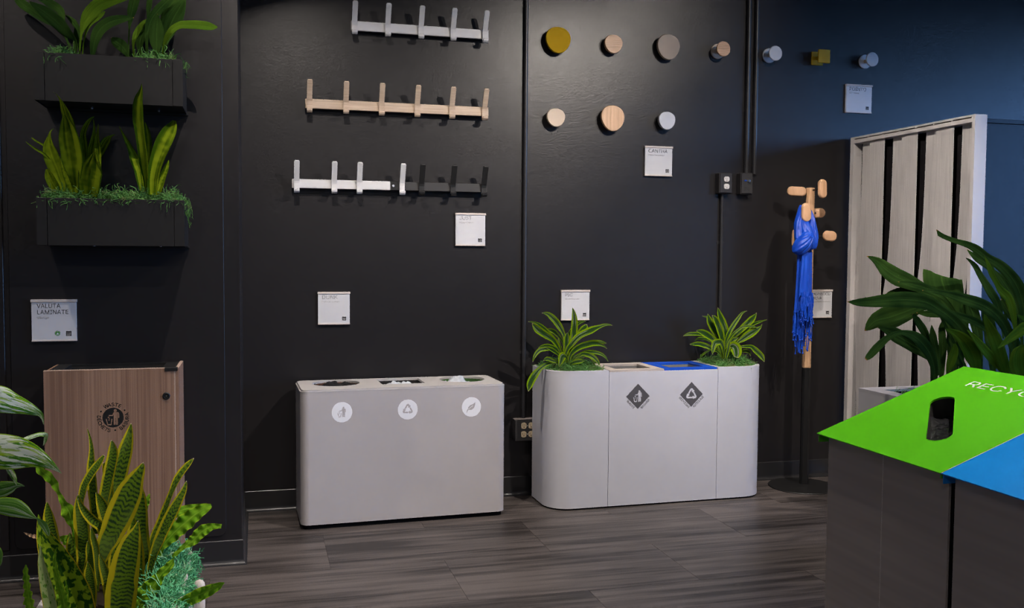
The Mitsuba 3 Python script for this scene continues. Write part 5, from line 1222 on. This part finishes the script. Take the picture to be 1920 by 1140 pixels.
    (0, [(3.1098,-1.42,0.9297,0.0045), (3.0921,-1.42,1.029,0.0113), (3.0695,-1.42,1.0856,0.0186), (3.0375,-1.42,1.1279,0.0202), (3.0056,-1.42,1.17,0.0168), (2.9775,-1.42,1.2064,0.014), (2.9563,-1.42,1.237,0.0128), (2.9322,-1.42,1.2592,0.0083), (2.9044,-1.42,1.2763,0.0006)]),
    (0, [(3.2515,-1.36,0.9365,0.0087), (3.2356,-1.3525,1.0665,0.026), (3.1977,-1.345,1.1386,0.0254), (3.1645,-1.3375,1.1845,0.0173), (3.128,-1.33,1.2275,0.0009)]),
    (0, [(3.1053,-1.64,0.9633,0.0069), (3.0461,-1.656,1.0067,0.0239), (2.9817,-1.672,0.9968,0.0244), (2.9187,-1.688,0.972,0.0185), (2.8606,-1.704,0.9459,0.0117), (2.809,-1.72,0.9217,0.0007)]),
    (0, [(3.1177,-1.62,0.9336,0.0069), (3.0687,-1.6333,0.9909,0.0192), (3.0129,-1.6467,1.0235,0.0136), (2.9559,-1.66,1.0489,0.001)]),
    (0, [(3.0473,-1.6,0.7659,0.0208), (3.0396,-1.604,0.8084,0.0423), (3.0256,-1.608,0.851,0.0504), (3.0204,-1.612,0.8862,0.04), (3.0259,-1.616,0.9124,0.0172), (3.0291,-1.62,0.9242,0.0014)]),
    (0, [(3.2183,-1.42,0.7443,0.0044), (3.2099,-1.416,0.928,0.0073), (3.1843,-1.412,0.9941,0.0168), (3.1509,-1.408,1.0381,0.0219), (3.1223,-1.404,1.0746,0.0175), (3.1096,-1.4,1.1,0.0015)]),
    (0, [(3.0389,-1.38,0.7442,0.0051), (3.0315,-1.372,0.8905,0.0146), (3.0175,-1.364,0.9817,0.0256), (3.0003,-1.356,1.0437,0.0292), (2.984,-1.348,1.08,0.0183), (2.9728,-1.34,1.098,0.0018)]),
    (0, [(2.9517,-1.36,0.7441,0.0051), (2.9504,-1.355,0.8904,0.0183), (2.9556,-1.35,0.9815,0.0274), (2.9619,-1.345,1.0434,0.0219), (2.9666,-1.34,1.0907,0.0018)]),
    (0, [(3.1004,-1.38,0.7424,0.0051), (3.0961,-1.375,0.8527,0.022), (3.0881,-1.37,0.9444,0.0294), (3.0721,-1.365,1.0178,0.0257), (3.0529,-1.36,1.0618,0.0073)]),
    (0, [(2.7811,-1.38,0.7335,0.0036), (2.7947,-1.375,0.823,0.0144), (2.7793,-1.37,0.8951,0.0162), (2.7556,-1.365,0.9601,0.0144), (2.7368,-1.36,1.0104,0.0018)]),
    (0, [(2.909,-1.36,0.727,0.0051), (2.9142,-1.355,0.8179,0.0219), (2.902,-1.35,0.9091,0.0219), (2.9122,-1.345,0.9817,0.0182), (2.9061,-1.34,1.0253,0.0018)]),
    (0, [(3.1931,-1.4,0.735,0.0051), (3.1944,-1.395,0.8157,0.0221), (3.2004,-1.39,0.889,0.0258), (3.1851,-1.385,0.9405,0.0221), (3.157,-1.38,0.9811,0.0018)]),
  ],
  'sans': [
    (0, [(-0.3533,-2.52,0.511,0.0046), (-0.3495,-2.5175,0.5525,0.0076), (-0.3378,-2.515,0.6012,0.0191), (-0.3187,-2.5125,0.6418,0.0276), (-0.2987,-2.51,0.6864,0.033), (-0.2813,-2.5075,0.7275,0.0308), (-0.2678,-2.505,0.7612,0.0193), (-0.2569,-2.5025,0.7843,0.0093), (-0.2534,-2.5,0.7965,0.0008)]),
    (0, [(-0.3328,-2.36,0.5697,0.0057), (-0.3334,-2.355,0.6514,0.0102), (-0.3303,-2.35,0.6997,0.0156), (-0.3219,-2.345,0.7437,0.0197), (-0.312,-2.34,0.7878,0.0189), (-0.3036,-2.335,0.828,0.0116), (-0.2991,-2.33,0.8594,0.0008)]),
    (0, [(-0.3616,-2.38,0.6025,0.0065), (-0.3574,-2.376,0.6749,0.0121), (-0.3506,-2.372,0.7145,0.0146), (-0.3422,-2.368,0.7582,0.0146), (-0.3362,-2.364,0.7939,0.013), (-0.3405,-2.36,0.8249,0.0012)]),
    (30, [(-0.3406,-2.35,0.6505,0.0041), (-0.3387,-2.3433,0.7068,0.0049), (-0.3352,-2.3367,0.7467,0.0037), (-0.3353,-2.33,0.7744,0.0008)]),
    (0, [(-0.3828,-2.34,0.5924,0.0074), (-0.3858,-2.3333,0.6656,0.0107), (-0.3898,-2.3267,0.7141,0.0123), (-0.3925,-2.32,0.7543,0.0107), (-0.3922,-2.3133,0.7904,0.0062), (-0.3959,-2.3067,0.8184,0.0033), (-0.4042,-2.3,0.8459,0.0006)]),
    (0, [(-0.3997,-2.44,0.6386,0.0047), (-0.3988,-2.436,0.6851,0.0063), (-0.3923,-2.432,0.7274,0.0094), (-0.3779,-2.428,0.7575,0.0102), (-0.3606,-2.424,0.7824,0.0087), (-0.3484,-2.42,0.8013,0.0024)]),
    (0, [(-0.2606,-2.42,0.4677,0.0101), (-0.2633,-2.416,0.5241,0.0145), (-0.2694,-2.412,0.5806,0.0218), (-0.274,-2.408,0.6371,0.0226), (-0.2723,-2.404,0.685,0.017), (-0.2701,-2.4,0.7186,0.002)]),
    (0, [(-0.2958,-2.6,0.4509,0.026), (-0.2894,-2.596,0.5245,0.0353), (-0.28,-2.592,0.5904,0.032), (-0.2686,-2.588,0.6412,0.0216), (-0.2601,-2.584,0.6659,0.009), (-0.2575,-2.58,0.6828,0.0007)]),
    (0, [(-0.2929,-2.57,0.4389,0.0173), (-0.2851,-2.5667,0.5175,0.0234), (-0.2787,-2.5633,0.581,0.0158), (-0.2732,-2.56,0.6485,0.0011)]),
    (25, [(-0.2606,-2.4,0.4773,0.0057), (-0.2467,-2.3933,0.5733,0.0114), (-0.2255,-2.3867,0.632,0.0115), (-0.2041,-2.38,0.6912,0.0082), (-0.1887,-2.3733,0.7262,0.0107), (-0.1673,-2.3667,0.7549,0.0083), (-0.1518,-2.36,0.7715,0.0008)]),
    (25, [(-0.2544,-2.44,0.4905,0.0056), (-0.2408,-2.4367,0.5534,0.012), (-0.2216,-2.4333,0.6039,0.0153), (-0.2005,-2.43,0.6504,0.0145), (-0.1832,-2.4267,0.6852,0.0105), (-0.1709,-2.4233,0.7102,0.0065), (-0.1659,-2.42,0.7296,0.0008)]),
    (0, [(-0.3321,-2.46,0.5838,0.0055), (-0.3406,-2.4575,0.6473,0.0102), (-0.3453,-2.455,0.6787,0.0149), (-0.3526,-2.4525,0.7003,0.011), (-0.3635,-2.45,0.7202,0.0008)]),
    (0, [(-0.3809,-2.6,0.4608,0.0504), (-0.3909,-2.5933,0.5187,0.0504), (-0.4082,-2.5867,0.5746,0.0403), (-0.4305,-2.58,0.6227,0.0297), (-0.4481,-2.5733,0.6596,0.0175), (-0.4586,-2.5667,0.6894,0.0066), (-0.4633,-2.56,0.7053,0.0008)]),
    (0, [(-0.4586,-2.4,0.5076,0.0115), (-0.4634,-2.396,0.5796,0.0172), (-0.47,-2.392,0.6197,0.0172), (-0.4755,-2.388,0.651,0.0138), (-0.4793,-2.384,0.6734,0.0072), (-0.4816,-2.38,0.6885,0.0006)]),
    (0, [(-0.4235,-2.63,0.4846,0.0151), (-0.4323,-2.6275,0.5506,0.0145), (-0.4411,-2.625,0.5927,0.0109), (-0.4466,-2.6225,0.6266,0.0062), (-0.4479,-2.62,0.6522,0.001)]),
    (0, [(-0.3947,-2.48,0.5293,0.005), (-0.3904,-2.478,0.5794,0.0123), (-0.3873,-2.476,0.6182,0.0173), (-0.3896,-2.474,0.6574,0.0184), (-0.3945,-2.472,0.6912,0.0134), (-0.3984,-2.47,0.7225,0.0011)]),
    (0, [(-0.337,-2.5,0.5595,0.005), (-0.3386,-2.498,0.6099,0.0095), (-0.3453,-2.496,0.6493,0.0111), (-0.3646,-2.494,0.6683,0.0111), (-0.3825,-2.492,0.6915,0.0083), (-0.3952,-2.49,0.7184,0.0017)]),
    (0, [(-0.3501,-2.52,0.525,0.0044), (-0.3519,-2.5175,0.5664,0.0072), (-0.3547,-2.515,0.6078,0.0083), (-0.3608,-2.5125,0.6327,0.0069), (-0.3649,-2.51,0.6546,0.0011)]),
    (0, [(-0.3662,-2.5,0.5054,0.0044), (-0.3681,-2.4975,0.5386,0.0083), (-0.3698,-2.495,0.5746,0.0097), (-0.3723,-2.4925,0.5994,0.0083), (-0.3763,-2.49,0.6187,0.0011)]),
    (0, [(-0.3469,-2.38,0.4915,0.0059), (-0.3516,-2.375,0.5915,0.0117), (-0.3457,-2.37,0.6671,0.0132), (-0.3483,-2.365,0.7254,0.0117), (-0.3565,-2.36,0.7722,0.0059)]),
    (0, [(-0.3242,-2.55,0.4357,0.0082), (-0.3224,-2.5475,0.4904,0.0109), (-0.326,-2.545,0.5315,0.0126), (-0.3359,-2.5425,0.5732,0.0098), (-0.3447,-2.54,0.6008,0.0011)]),
    (0, [(-0.3679,-2.56,0.4439,0.0108), (-0.3639,-2.5575,0.484,0.0152), (-0.3612,-2.555,0.5242,0.0163), (-0.3635,-2.5525,0.5622,0.0119), (-0.3672,-2.55,0.5892,0.0011)]),
    (0, [(-0.3226,-2.45,0.3966,0.0114), (-0.3223,-2.445,0.4677,0.0172), (-0.3235,-2.44,0.5243,0.0201), (-0.3206,-2.435,0.5808,0.0161), (-0.3154,-2.43,0.6168,0.0011)]),
    (0, [(-0.4254,-2.46,0.4393,0.0084), (-0.4174,-2.455,0.5084,0.0141), (-0.4148,-2.45,0.561,0.0169), (-0.4176,-2.445,0.5998,0.0124), (-0.4232,-2.44,0.6273,0.0011)]),
    (0, [(-0.2831,-2.43,0.3915,0.012), (-0.2783,-2.4275,0.4883,0.0201), (-0.2814,-2.425,0.561,0.0224), (-0.2847,-2.4225,0.6134,0.016), (-0.2864,-2.42,0.6494,0.0016)]),
    (0, [(-0.3942,-2.45,0.4261,0.0118), (-0.3896,-2.4475,0.5127,0.0173), (-0.3872,-2.445,0.5755,0.0188), (-0.3905,-2.4425,0.6227,0.0141), (-0.3922,-2.44,0.6539,0.0016)]),
  ],
  'fern': [
    (0, [(-0.4612,-2.62,0.4764,0.0104), (-0.4665,-2.628,0.5117,0.0114), (-0.4685,-2.636,0.5411,0.0103), (-0.4697,-2.644,0.5754,0.0072), (-0.4698,-2.652,0.6041,0.0064), (-0.4674,-2.66,0.6259,0.0018)]),
    (0, [(-0.3895,-2.66,0.485,0.0129), (-0.3947,-2.6633,0.5312,0.0128), (-0.3993,-2.6667,0.5615,0.0112), (-0.4048,-2.67,0.5891,0.0071), (-0.408,-2.6733,0.6087,0.0064), (-0.4097,-2.6767,0.6383,0.0036), (-0.4051,-2.68,0.6647,0.0005)]),
    (0, [(-0.3913,-2.65,0.4813,0.0047), (-0.3918,-2.6533,0.5299,0.0046), (-0.3908,-2.6567,0.5546,0.0036), (-0.3925,-2.66,0.5873,0.0005)]),
    (10, [(-0.4024,-2.46,0.5803,0.0056), (-0.4096,-2.4571,0.6427,0.0073), (-0.4199,-2.4543,0.6768,0.0163), (-0.4329,-2.4514,0.7024,0.0073), (-0.4433,-2.4486,0.725,0.0045), (-0.4562,-2.4457,0.7534,0.0101), (-0.4768,-2.4429,0.7737,0.0101), (-0.4925,-2.44,0.788,0.0011)]),
    (0, [(-0.3883,-2.42,0.5609,0.0057), (-0.4101,-2.4133,0.5882,0.0074), (-0.4295,-2.4067,0.5978,0.0129), (-0.4516,-2.4,0.6076,0.0011)]),
    (0, [(-0.4547,-2.48,0.6075,0.005), (-0.4743,-2.4933,0.6353,0.0055), (-0.4888,-2.5067,0.6444,0.0038), (-0.5018,-2.52,0.6566,0.0008)]),
    (0, [(-0.239,-2.4,0.5252,0.0057), (-0.2277,-2.3933,0.5595,0.0082), (-0.2028,-2.3867,0.591,0.0189), (-0.1718,-2.38,0.6174,0.0206), (-0.1457,-2.3733,0.6365,0.0166), (-0.123,-2.3667,0.6471,0.01), (-0.1121,-2.36,0.6502,0.0034)]),
    (0, [(-0.2388,-2.36,0.5375,0.005), (-0.2112,-2.352,0.6131,0.0062), (-0.1879,-2.344,0.6369,0.0105), (-0.1566,-2.336,0.6425,0.0076), (-0.1249,-2.328,0.6435,0.0047), (-0.1131,-2.32,0.6364,0.0009)]),
    (0, [(-0.2004,-2.4,0.5387,0.0049), (-0.1772,-2.396,0.5606,0.0057), (-0.1539,-2.392,0.5744,0.0124), (-0.1303,-2.388,0.5967,0.0141), (-0.1067,-2.384,0.604,0.0075), (-0.0878,-2.38,0.6019,0.005)]),
    (0, [(-0.2757,-2.58,0.4488,0.0165), (-0.2507,-2.576,0.5063,0.0211), (-0.226,-2.572,0.5334,0.0174), (-0.2119,-2.568,0.554,0.0106), (-0.1941,-2.564,0.5706,0.0091), (-0.1863,-2.56,0.5861,0.0011)]),
    (0, [(-0.2298,-2.58,0.452,0.0076), (-0.1996,-2.596,0.4801,0.0098), (-0.1662,-2.612,0.4982,0.012), (-0.1259,-2.628,0.5213,0.0142), (-0.093,-2.644,0.5392,0.0104), (-0.0728,-2.66,0.5543,0.0015)]),
    (0, [(-0.273,-2.36,0.5903,0.0041), (-0.2713,-2.3533,0.6302,0.0066), (-0.2638,-2.3467,0.6656,0.0075), (-0.2576,-2.34,0.6837,0.0008)]),
  ],
  'varie': [
    (0, [(-0.4341,-3.2,1.0692,0.0071), (-0.4196,-3.195,1.0618,0.0134), (-0.4,-3.19,1.055,0.0202), (-0.385,-3.185,1.0492,0.021), (-0.3698,-3.18,1.042,0.0164), (-0.3544,-3.175,1.0352,0.0119), (-0.3405,-3.17,1.0272,0.0074), (-0.3316,-3.165,1.0191,0.0037), (-0.3291,-3.16,1.0041,0.0006)]),
    (0, [(-0.4178,-3.25,0.987,0.0121), (-0.3891,-3.2529,0.9841,0.0243), (-0.3696,-3.2557,0.982,0.0261), (-0.3501,-3.2586,0.9794,0.0247), (-0.3306,-3.2614,0.9755,0.0192), (-0.3126,-3.2643,0.9681,0.0122), (-0.2978,-3.2671,0.9591,0.0059), (-0.2839,-3.27,0.9475,0.0004)]),
    (0, [(-0.3849,-3.15,0.9615,0.0019), (-0.365,-3.1467,0.9765,0.0026), (-0.352,-3.1433,0.9813,0.0034), (-0.3389,-3.14,0.9846,0.0034), (-0.3306,-3.1367,0.9825,0.0038), (-0.3327,-3.1333,0.9728,0.0028), (-0.3364,-3.13,0.9643,0.0004)]),
    (0, [(-0.3911,-3.18,0.9642,0.0015), (-0.3803,-3.185,0.95,0.0022), (-0.372,-3.19,0.9378,0.0051), (-0.3653,-3.195,0.9276,0.004), (-0.3611,-3.2,0.9175,0.0004)]),
    (0, [(-0.4252,-3.18,0.8999,0.0036), (-0.4061,-3.184,0.9062,0.0084), (-0.387,-3.188,0.9088,0.0127), (-0.3729,-3.192,0.9126,0.0098), (-0.3604,-3.196,0.9162,0.004), (-0.3496,-3.2,0.915,0.0004)]),
    (0, [(-0.4231,-3.22,0.8922,0.0037), (-0.399,-3.2233,0.8934,0.0092), (-0.3782,-3.2267,0.893,0.0122), (-0.3608,-3.23,0.8905,0.0141), (-0.3467,-3.2333,0.8848,0.0111), (-0.3343,-3.2367,0.8778,0.0052), (-0.3253,-3.24,0.8734,0.0006)]),
    (0, [(-0.3463,-3.22,0.8797,0.0009), (-0.3305,-3.215,0.8675,0.0011), (-0.3231,-3.21,0.8564,0.0057), (-0.3183,-3.205,0.8431,0.0046), (-0.3168,-3.2,0.8338,0.0006)]),
    (0, [(-0.4096,-3.2,0.8234,0.0038), (-0.3928,-3.2,0.8202,0.0056), (-0.387,-3.2,0.8103,0.0049), (-0.3867,-3.2,0.7987,0.0034), (-0.3879,-3.2,0.7912,0.0006)]),
  ],
}

# ================================================================== plants
from scipy.interpolate import PchipInterpolator
def blade(rows, twist, cup=0.15, fold=0.0, wave=0.0, wfreq=9.0, nu=9, nv=26, pleat=0.0, seed=0.0, front=(-0.25, -0.94, 0.22)):
    """leaf sheet from spine rows (x, y, z, half width), base to tip; returns mesh and uv"""
    p = np.array(rows, float)
    d = np.r_[0, np.cumsum(np.linalg.norm(np.diff(p[:, :3], axis=0), axis=1))]
    q = PchipInterpolator(d, p)(np.linspace(0, d[-1], nv))
    c, hw = q[:, :3], np.maximum(q[:, 3], 0.0003)
    tg = np.gradient(c, axis=0)
    tg /= np.linalg.norm(tg, axis=1, keepdims=True) + 1e-12
    n0 = np.array(front) / np.linalg.norm(front)
    S, prev = [], None
    for i in range(nv):
        s = np.cross(tg[i], n0)
        L = np.linalg.norm(s)
        s = s / L if L > 0.15 else (prev if prev is not None else np.array([1.0, 0, 0]))
        if prev is not None and s @ prev < 0:
            s = -s
        prev = s
        S.append(s)
    S = np.array(S)
    for _ in range(2):
        S[1:-1] = (S[:-2] + 2 * S[1:-1] + S[2:]) / 4
    S -= tg * (S * tg).sum(1, keepdims=True)
    S /= np.linalg.norm(S, axis=1, keepdims=True)
    N = np.cross(S, tg)
    N *= np.sign((N @ n0))[:, None] + (N @ n0 == 0)[:, None]
    v = np.linspace(0, 1, nv)
    u = np.linspace(-1, 1, nu)
    V, UV, F = [], [], []
    for i in range(nv):
        a = math.radians(twist) * math.sin(v[i] * 3.0 + seed)
        si = S[i] * math.cos(a) + N[i] * math.sin(a)
        ni = N[i] * math.cos(a) - S[i] * math.sin(a)
        for j in range(nu):
            s = u[j]
            h = cup * s * s + fold * abs(s) + pleat * math.cos(s * 9.4)
            h += wave * abs(s) ** 1.5 * math.sin(v[i] * wfreq * 6.2832 + (1.7 if s > 0 else 0) + seed)
            V.append(c[i] + si * s * hw[i] + ni * h * hw[i])
            UV.append((u[j] * 0.5 + 0.5, v[i]))
    for i in range(nv - 1):
        for j in range(nu - 1):
            a = i * nu + j
            F += [(a, a + 1, a + nu + 1), (a, a + nu + 1, a + nu)]
    return trimesh.Trimesh(np.array(V), F, process=False), np.array(UV)

def plant(name, label, cat, rows, material, part='leaf', **kw):
    t = thing(name, label, cat)
    for i, (tw, pts) in enumerate(rows):
        m = material(i) if callable(material) else material
        opt = {k: (x(i) if callable(x) else x) for k, x in kw.items()}
        me, uv = blade(pts, tw + opt.pop('extra', 0), seed=i * 1.37, **opt)
        put(part, me, m, t, True, uv=uv)
    return t

plant('foliage_plant', 'dark green long stalked plant in the left of the upper wall planter', 'plant', LEAVES['upper_left'], lambda i: ASP2 if i in (0, 5) else ASP, cup=-0.12, fold=0.22, pleat=0.02, nu=11)
plant('foliage_plant', 'dark green long stalked plant with one level leaf, right in the upper wall planter', 'plant', LEAVES['upper_right'], lambda i: ASP2 if i in (1, 6) else ASP, cup=-0.12, fold=0.22, pleat=0.02, nu=11)
plant('snake_plant', 'broad leaved snake plant in the left of the lower wall planter', 'plant', LEAVES['lower_left'], MOON, cup=0.25)
plant('snake_plant', 'snake plant with one tall narrow leaf, right in the lower wall planter', 'plant', LEAVES['lower_right'], MOON, cup=0.25)
plant('striped_plant', 'lime edged striped plant in the left end of the oval white bin', 'plant', LEAVES['drac_left'], DRAC, cup=0.10, fold=0.25)
plant('striped_plant', 'lime edged striped plant in the right end of the oval white bin', 'plant', LEAVES['drac_right'], DRAC, cup=0.10, fold=0.25)
plant('foliage_plant', 'large dark green arching plant behind the green lid, in front of the screen', 'plant', LEAVES['asp_right'], lambda i: ASPB if i == 7 else ASP2 if i in (13, 14, 15, 16, 17, 22, 23, 24) else ASP, cup=-0.10, fold=0.22, pleat=0.025, nu=13, nv=32)
plant('snake_plant', 'yellow edged snake plant in front of the wood grain bin', 'plant', LEAVES['sans'], lambda i: {12: SANS2, 14: SANS3}.get(i, SANS), cup=0.28, nu=13, nv=32)
plant('crested_fern', 'bright green wavy edged fern around the yellow edged snake plant', 'plant', LEAVES['fern'], lambda i: DRY if i == 5 else FERN, 'frond', cup=0.10, fold=0.15, wave=0.40, wfreq=8.0, nu=11, nv=64)
plant('foliage_plant', 'silver streaked green plant at the left edge, nearest to the camera', 'plant', LEAVES['varie'], lambda i: VARIE if i in (0, 1, 2, 3) else VARIE2, cup=-0.18, fold=0.10, nu=15, nv=36)

# ------------------------------------------------------------------ moss: curly strands over the soil
def moss(label, area, z, m, n, L, r, hump, seed, trail=()):
    rs = np.random.default_rng(seed)
    x0, y0, x1, y1 = area.bounds
    V, F = [], []
    base = 0
    def add(pts, rad):
        nonlocal base
        p = np.array(pts)
        t = np.gradient(p, axis=0)
        t /= np.linalg.norm(t, axis=1, keepdims=True) + 1e-9
        a = np.cross(t, [0.3, 0.5, 0.81])
        a /= np.linalg.norm(a, axis=1, keepdims=True) + 1e-9
        b = np.cross(t, a)
        k = len(p)
        for s in range(3):
            an = 2 * math.pi * s / 3
            V.append(p + rad * (math.cos(an) * a + math.sin(an) * b))
        for i in range(k - 1):
            for s in range(3):
                q = (s + 1) % 3
                F.append((base + s * k + i, base + q * k + i, base + q * k + i + 1))
                F.append((base + s * k + i, base + q * k + i + 1, base + s * k + i + 1))
        base += 3 * k
    made = 0
    while made < n:
        x, y = rs.uniform(x0, x1), rs.uniform(y0, y1)
        if not area.contains(Point(x, y)):
            continue
        edge = min(1.0, area.exterior.distance(Point(x, y)) / hump[1])
        zz = z + hump[0] * edge * (0.45 + 0.9 * meshkit.noise(np.array([x * 22, y * 22, seed * 1.0]))) * rs.uniform(0.2, 1.0)
        hd = rs.uniform(0, 2 * math.pi)
        el = rs.uniform(-0.4, 0.7)
        pts = [(x, y, zz)]
        curl = rs.uniform(-1.3, 1.3)
        ll = L * rs.uniform(0.6, 1.4)
        for i in range(6):
            hd += curl * rs.uniform(0.3, 1.0)
            el += rs.uniform(-0.6, 0.45)
            st = ll / 6
            a = pts[-1]
            pts.append((a[0] + st * math.cos(hd) * math.cos(el), a[1] + st * math.sin(hd) * math.cos(el), max(a[2] + st * math.sin(el), z - 0.004) if area.contains(Point(a[0], a[1])) else a[2] + st * math.sin(el)))
        add(pts, r * rs.uniform(0.7, 1.3))
        made += 1
    for (x, y, zt, zb, cnt) in trail:
        for _ in range(cnt):
            pts = [(x + rs.uniform(-0.012, 0.012), y + rs.uniform(-0.01, 0.01), zt)]
            for i in range(8):
                a = pts[-1]
                pts.append((a[0] + rs.uniform(-0.005, 0.006), a[1] + rs.uniform(-0.004, 0.003), a[2] - (zt - zb) / 8 * rs.uniform(0.5, 1.2)))
            add(pts, r)
    me = trimesh.Trimesh(np.vstack(V), np.array(F), process=False)
    # a low cushion underneath so that no soil shows between the strands
    k = thing('moss', label, 'moss')
    g = area.buffer(-0.004)
    tri = trimesh.creation.extrude_polygon(g.simplify(0.002), 0.006, engine='earcut')
    tri.apply_translation((0, 0, z - 0.008))
    scene[k] = mikit.ply(trimesh.util.concatenate([me, tri]), m, False)
    labels[k]['kind'] = 'stuff'

moss('tuft of pale green moss at the left end of the upper wall planter', rrect(0.115, 0.17, 0.03, -0.685, -0.935), 1.985, MOSS, 500, 0.040, 0.0011, (0.030, 0.04), 1)
moss('green moss at the right end of the upper wall planter', rrect(0.155, 0.17, 0.03, -0.350, -0.935), 1.985, MOSS, 700, 0.040, 0.0011, (0.034, 0.04), 2, ((-0.256, -1.00, 1.992, 1.962, 8),))
moss('green moss filling the lower wall planter and trailing over its right end', rrect(0.485, 0.195, 0.02, -0.5135, -0.925), 1.463, MOSS, 2600, 0.042, 0.0011, (0.040, 0.03), 3, ((-0.254, -0.985, 1.478, 1.40, 12), (-0.250, -0.975, 1.45, 1.37, 4), (-0.47, -1.032, 1.475, 1.445, 5), (-0.58, -1.032, 1.475, 1.452, 4), (-0.70, -1.032, 1.475, 1.450, 3)))
lp_ = affinity.affine_transform(left.buffer(-0.022, join_style=1), [math.cos(B), -math.sin(B), math.sin(B), math.cos(B), 2.000, -0.201])
rp_ = affinity.affine_transform(right.buffer(-0.022, join_style=1), [math.cos(B), -math.sin(B), math.sin(B), math.cos(B), 2.000, -0.201])
moss('dark green moss in the left plant box of the oval white bin', lp_, 0.694, MOSS, 2300, 0.034, 0.0012, (0.055, 0.08), 4)
moss('dark green moss in the right plant box of the oval white bin', rp_, 0.694, MOSS, 2300, 0.034, 0.0012, (0.055, 0.08), 5)
moss('bright blue-green moss heaped in the planter by the snake plant', Polygon([(-0.455, -2.235), (-0.172, -2.235), (-0.172, -2.80), (-0.215, -2.80), (-0.235, -2.50), (-0.28, -2.36), (-0.455, -2.36)]), 0.490, MOSS2, 4200, 0.045, 0.0010, (0.050, 0.05), 6, ((-0.163, -2.40, 0.505, 0.47, 60), (-0.161, -2.30, 0.51, 0.46, 50), (-0.161, -2.52, 0.505, 0.46, 40), (-0.163, -2.62, 0.505, 0.45, 40)))
moss('thin dark moss on the soil of the planter behind the green lid', sbox(2.648, -1.78, 3.135, -1.265), 0.676, MOSS, 1500, 0.040, 0.0012, (0.015, 0.06), 7)
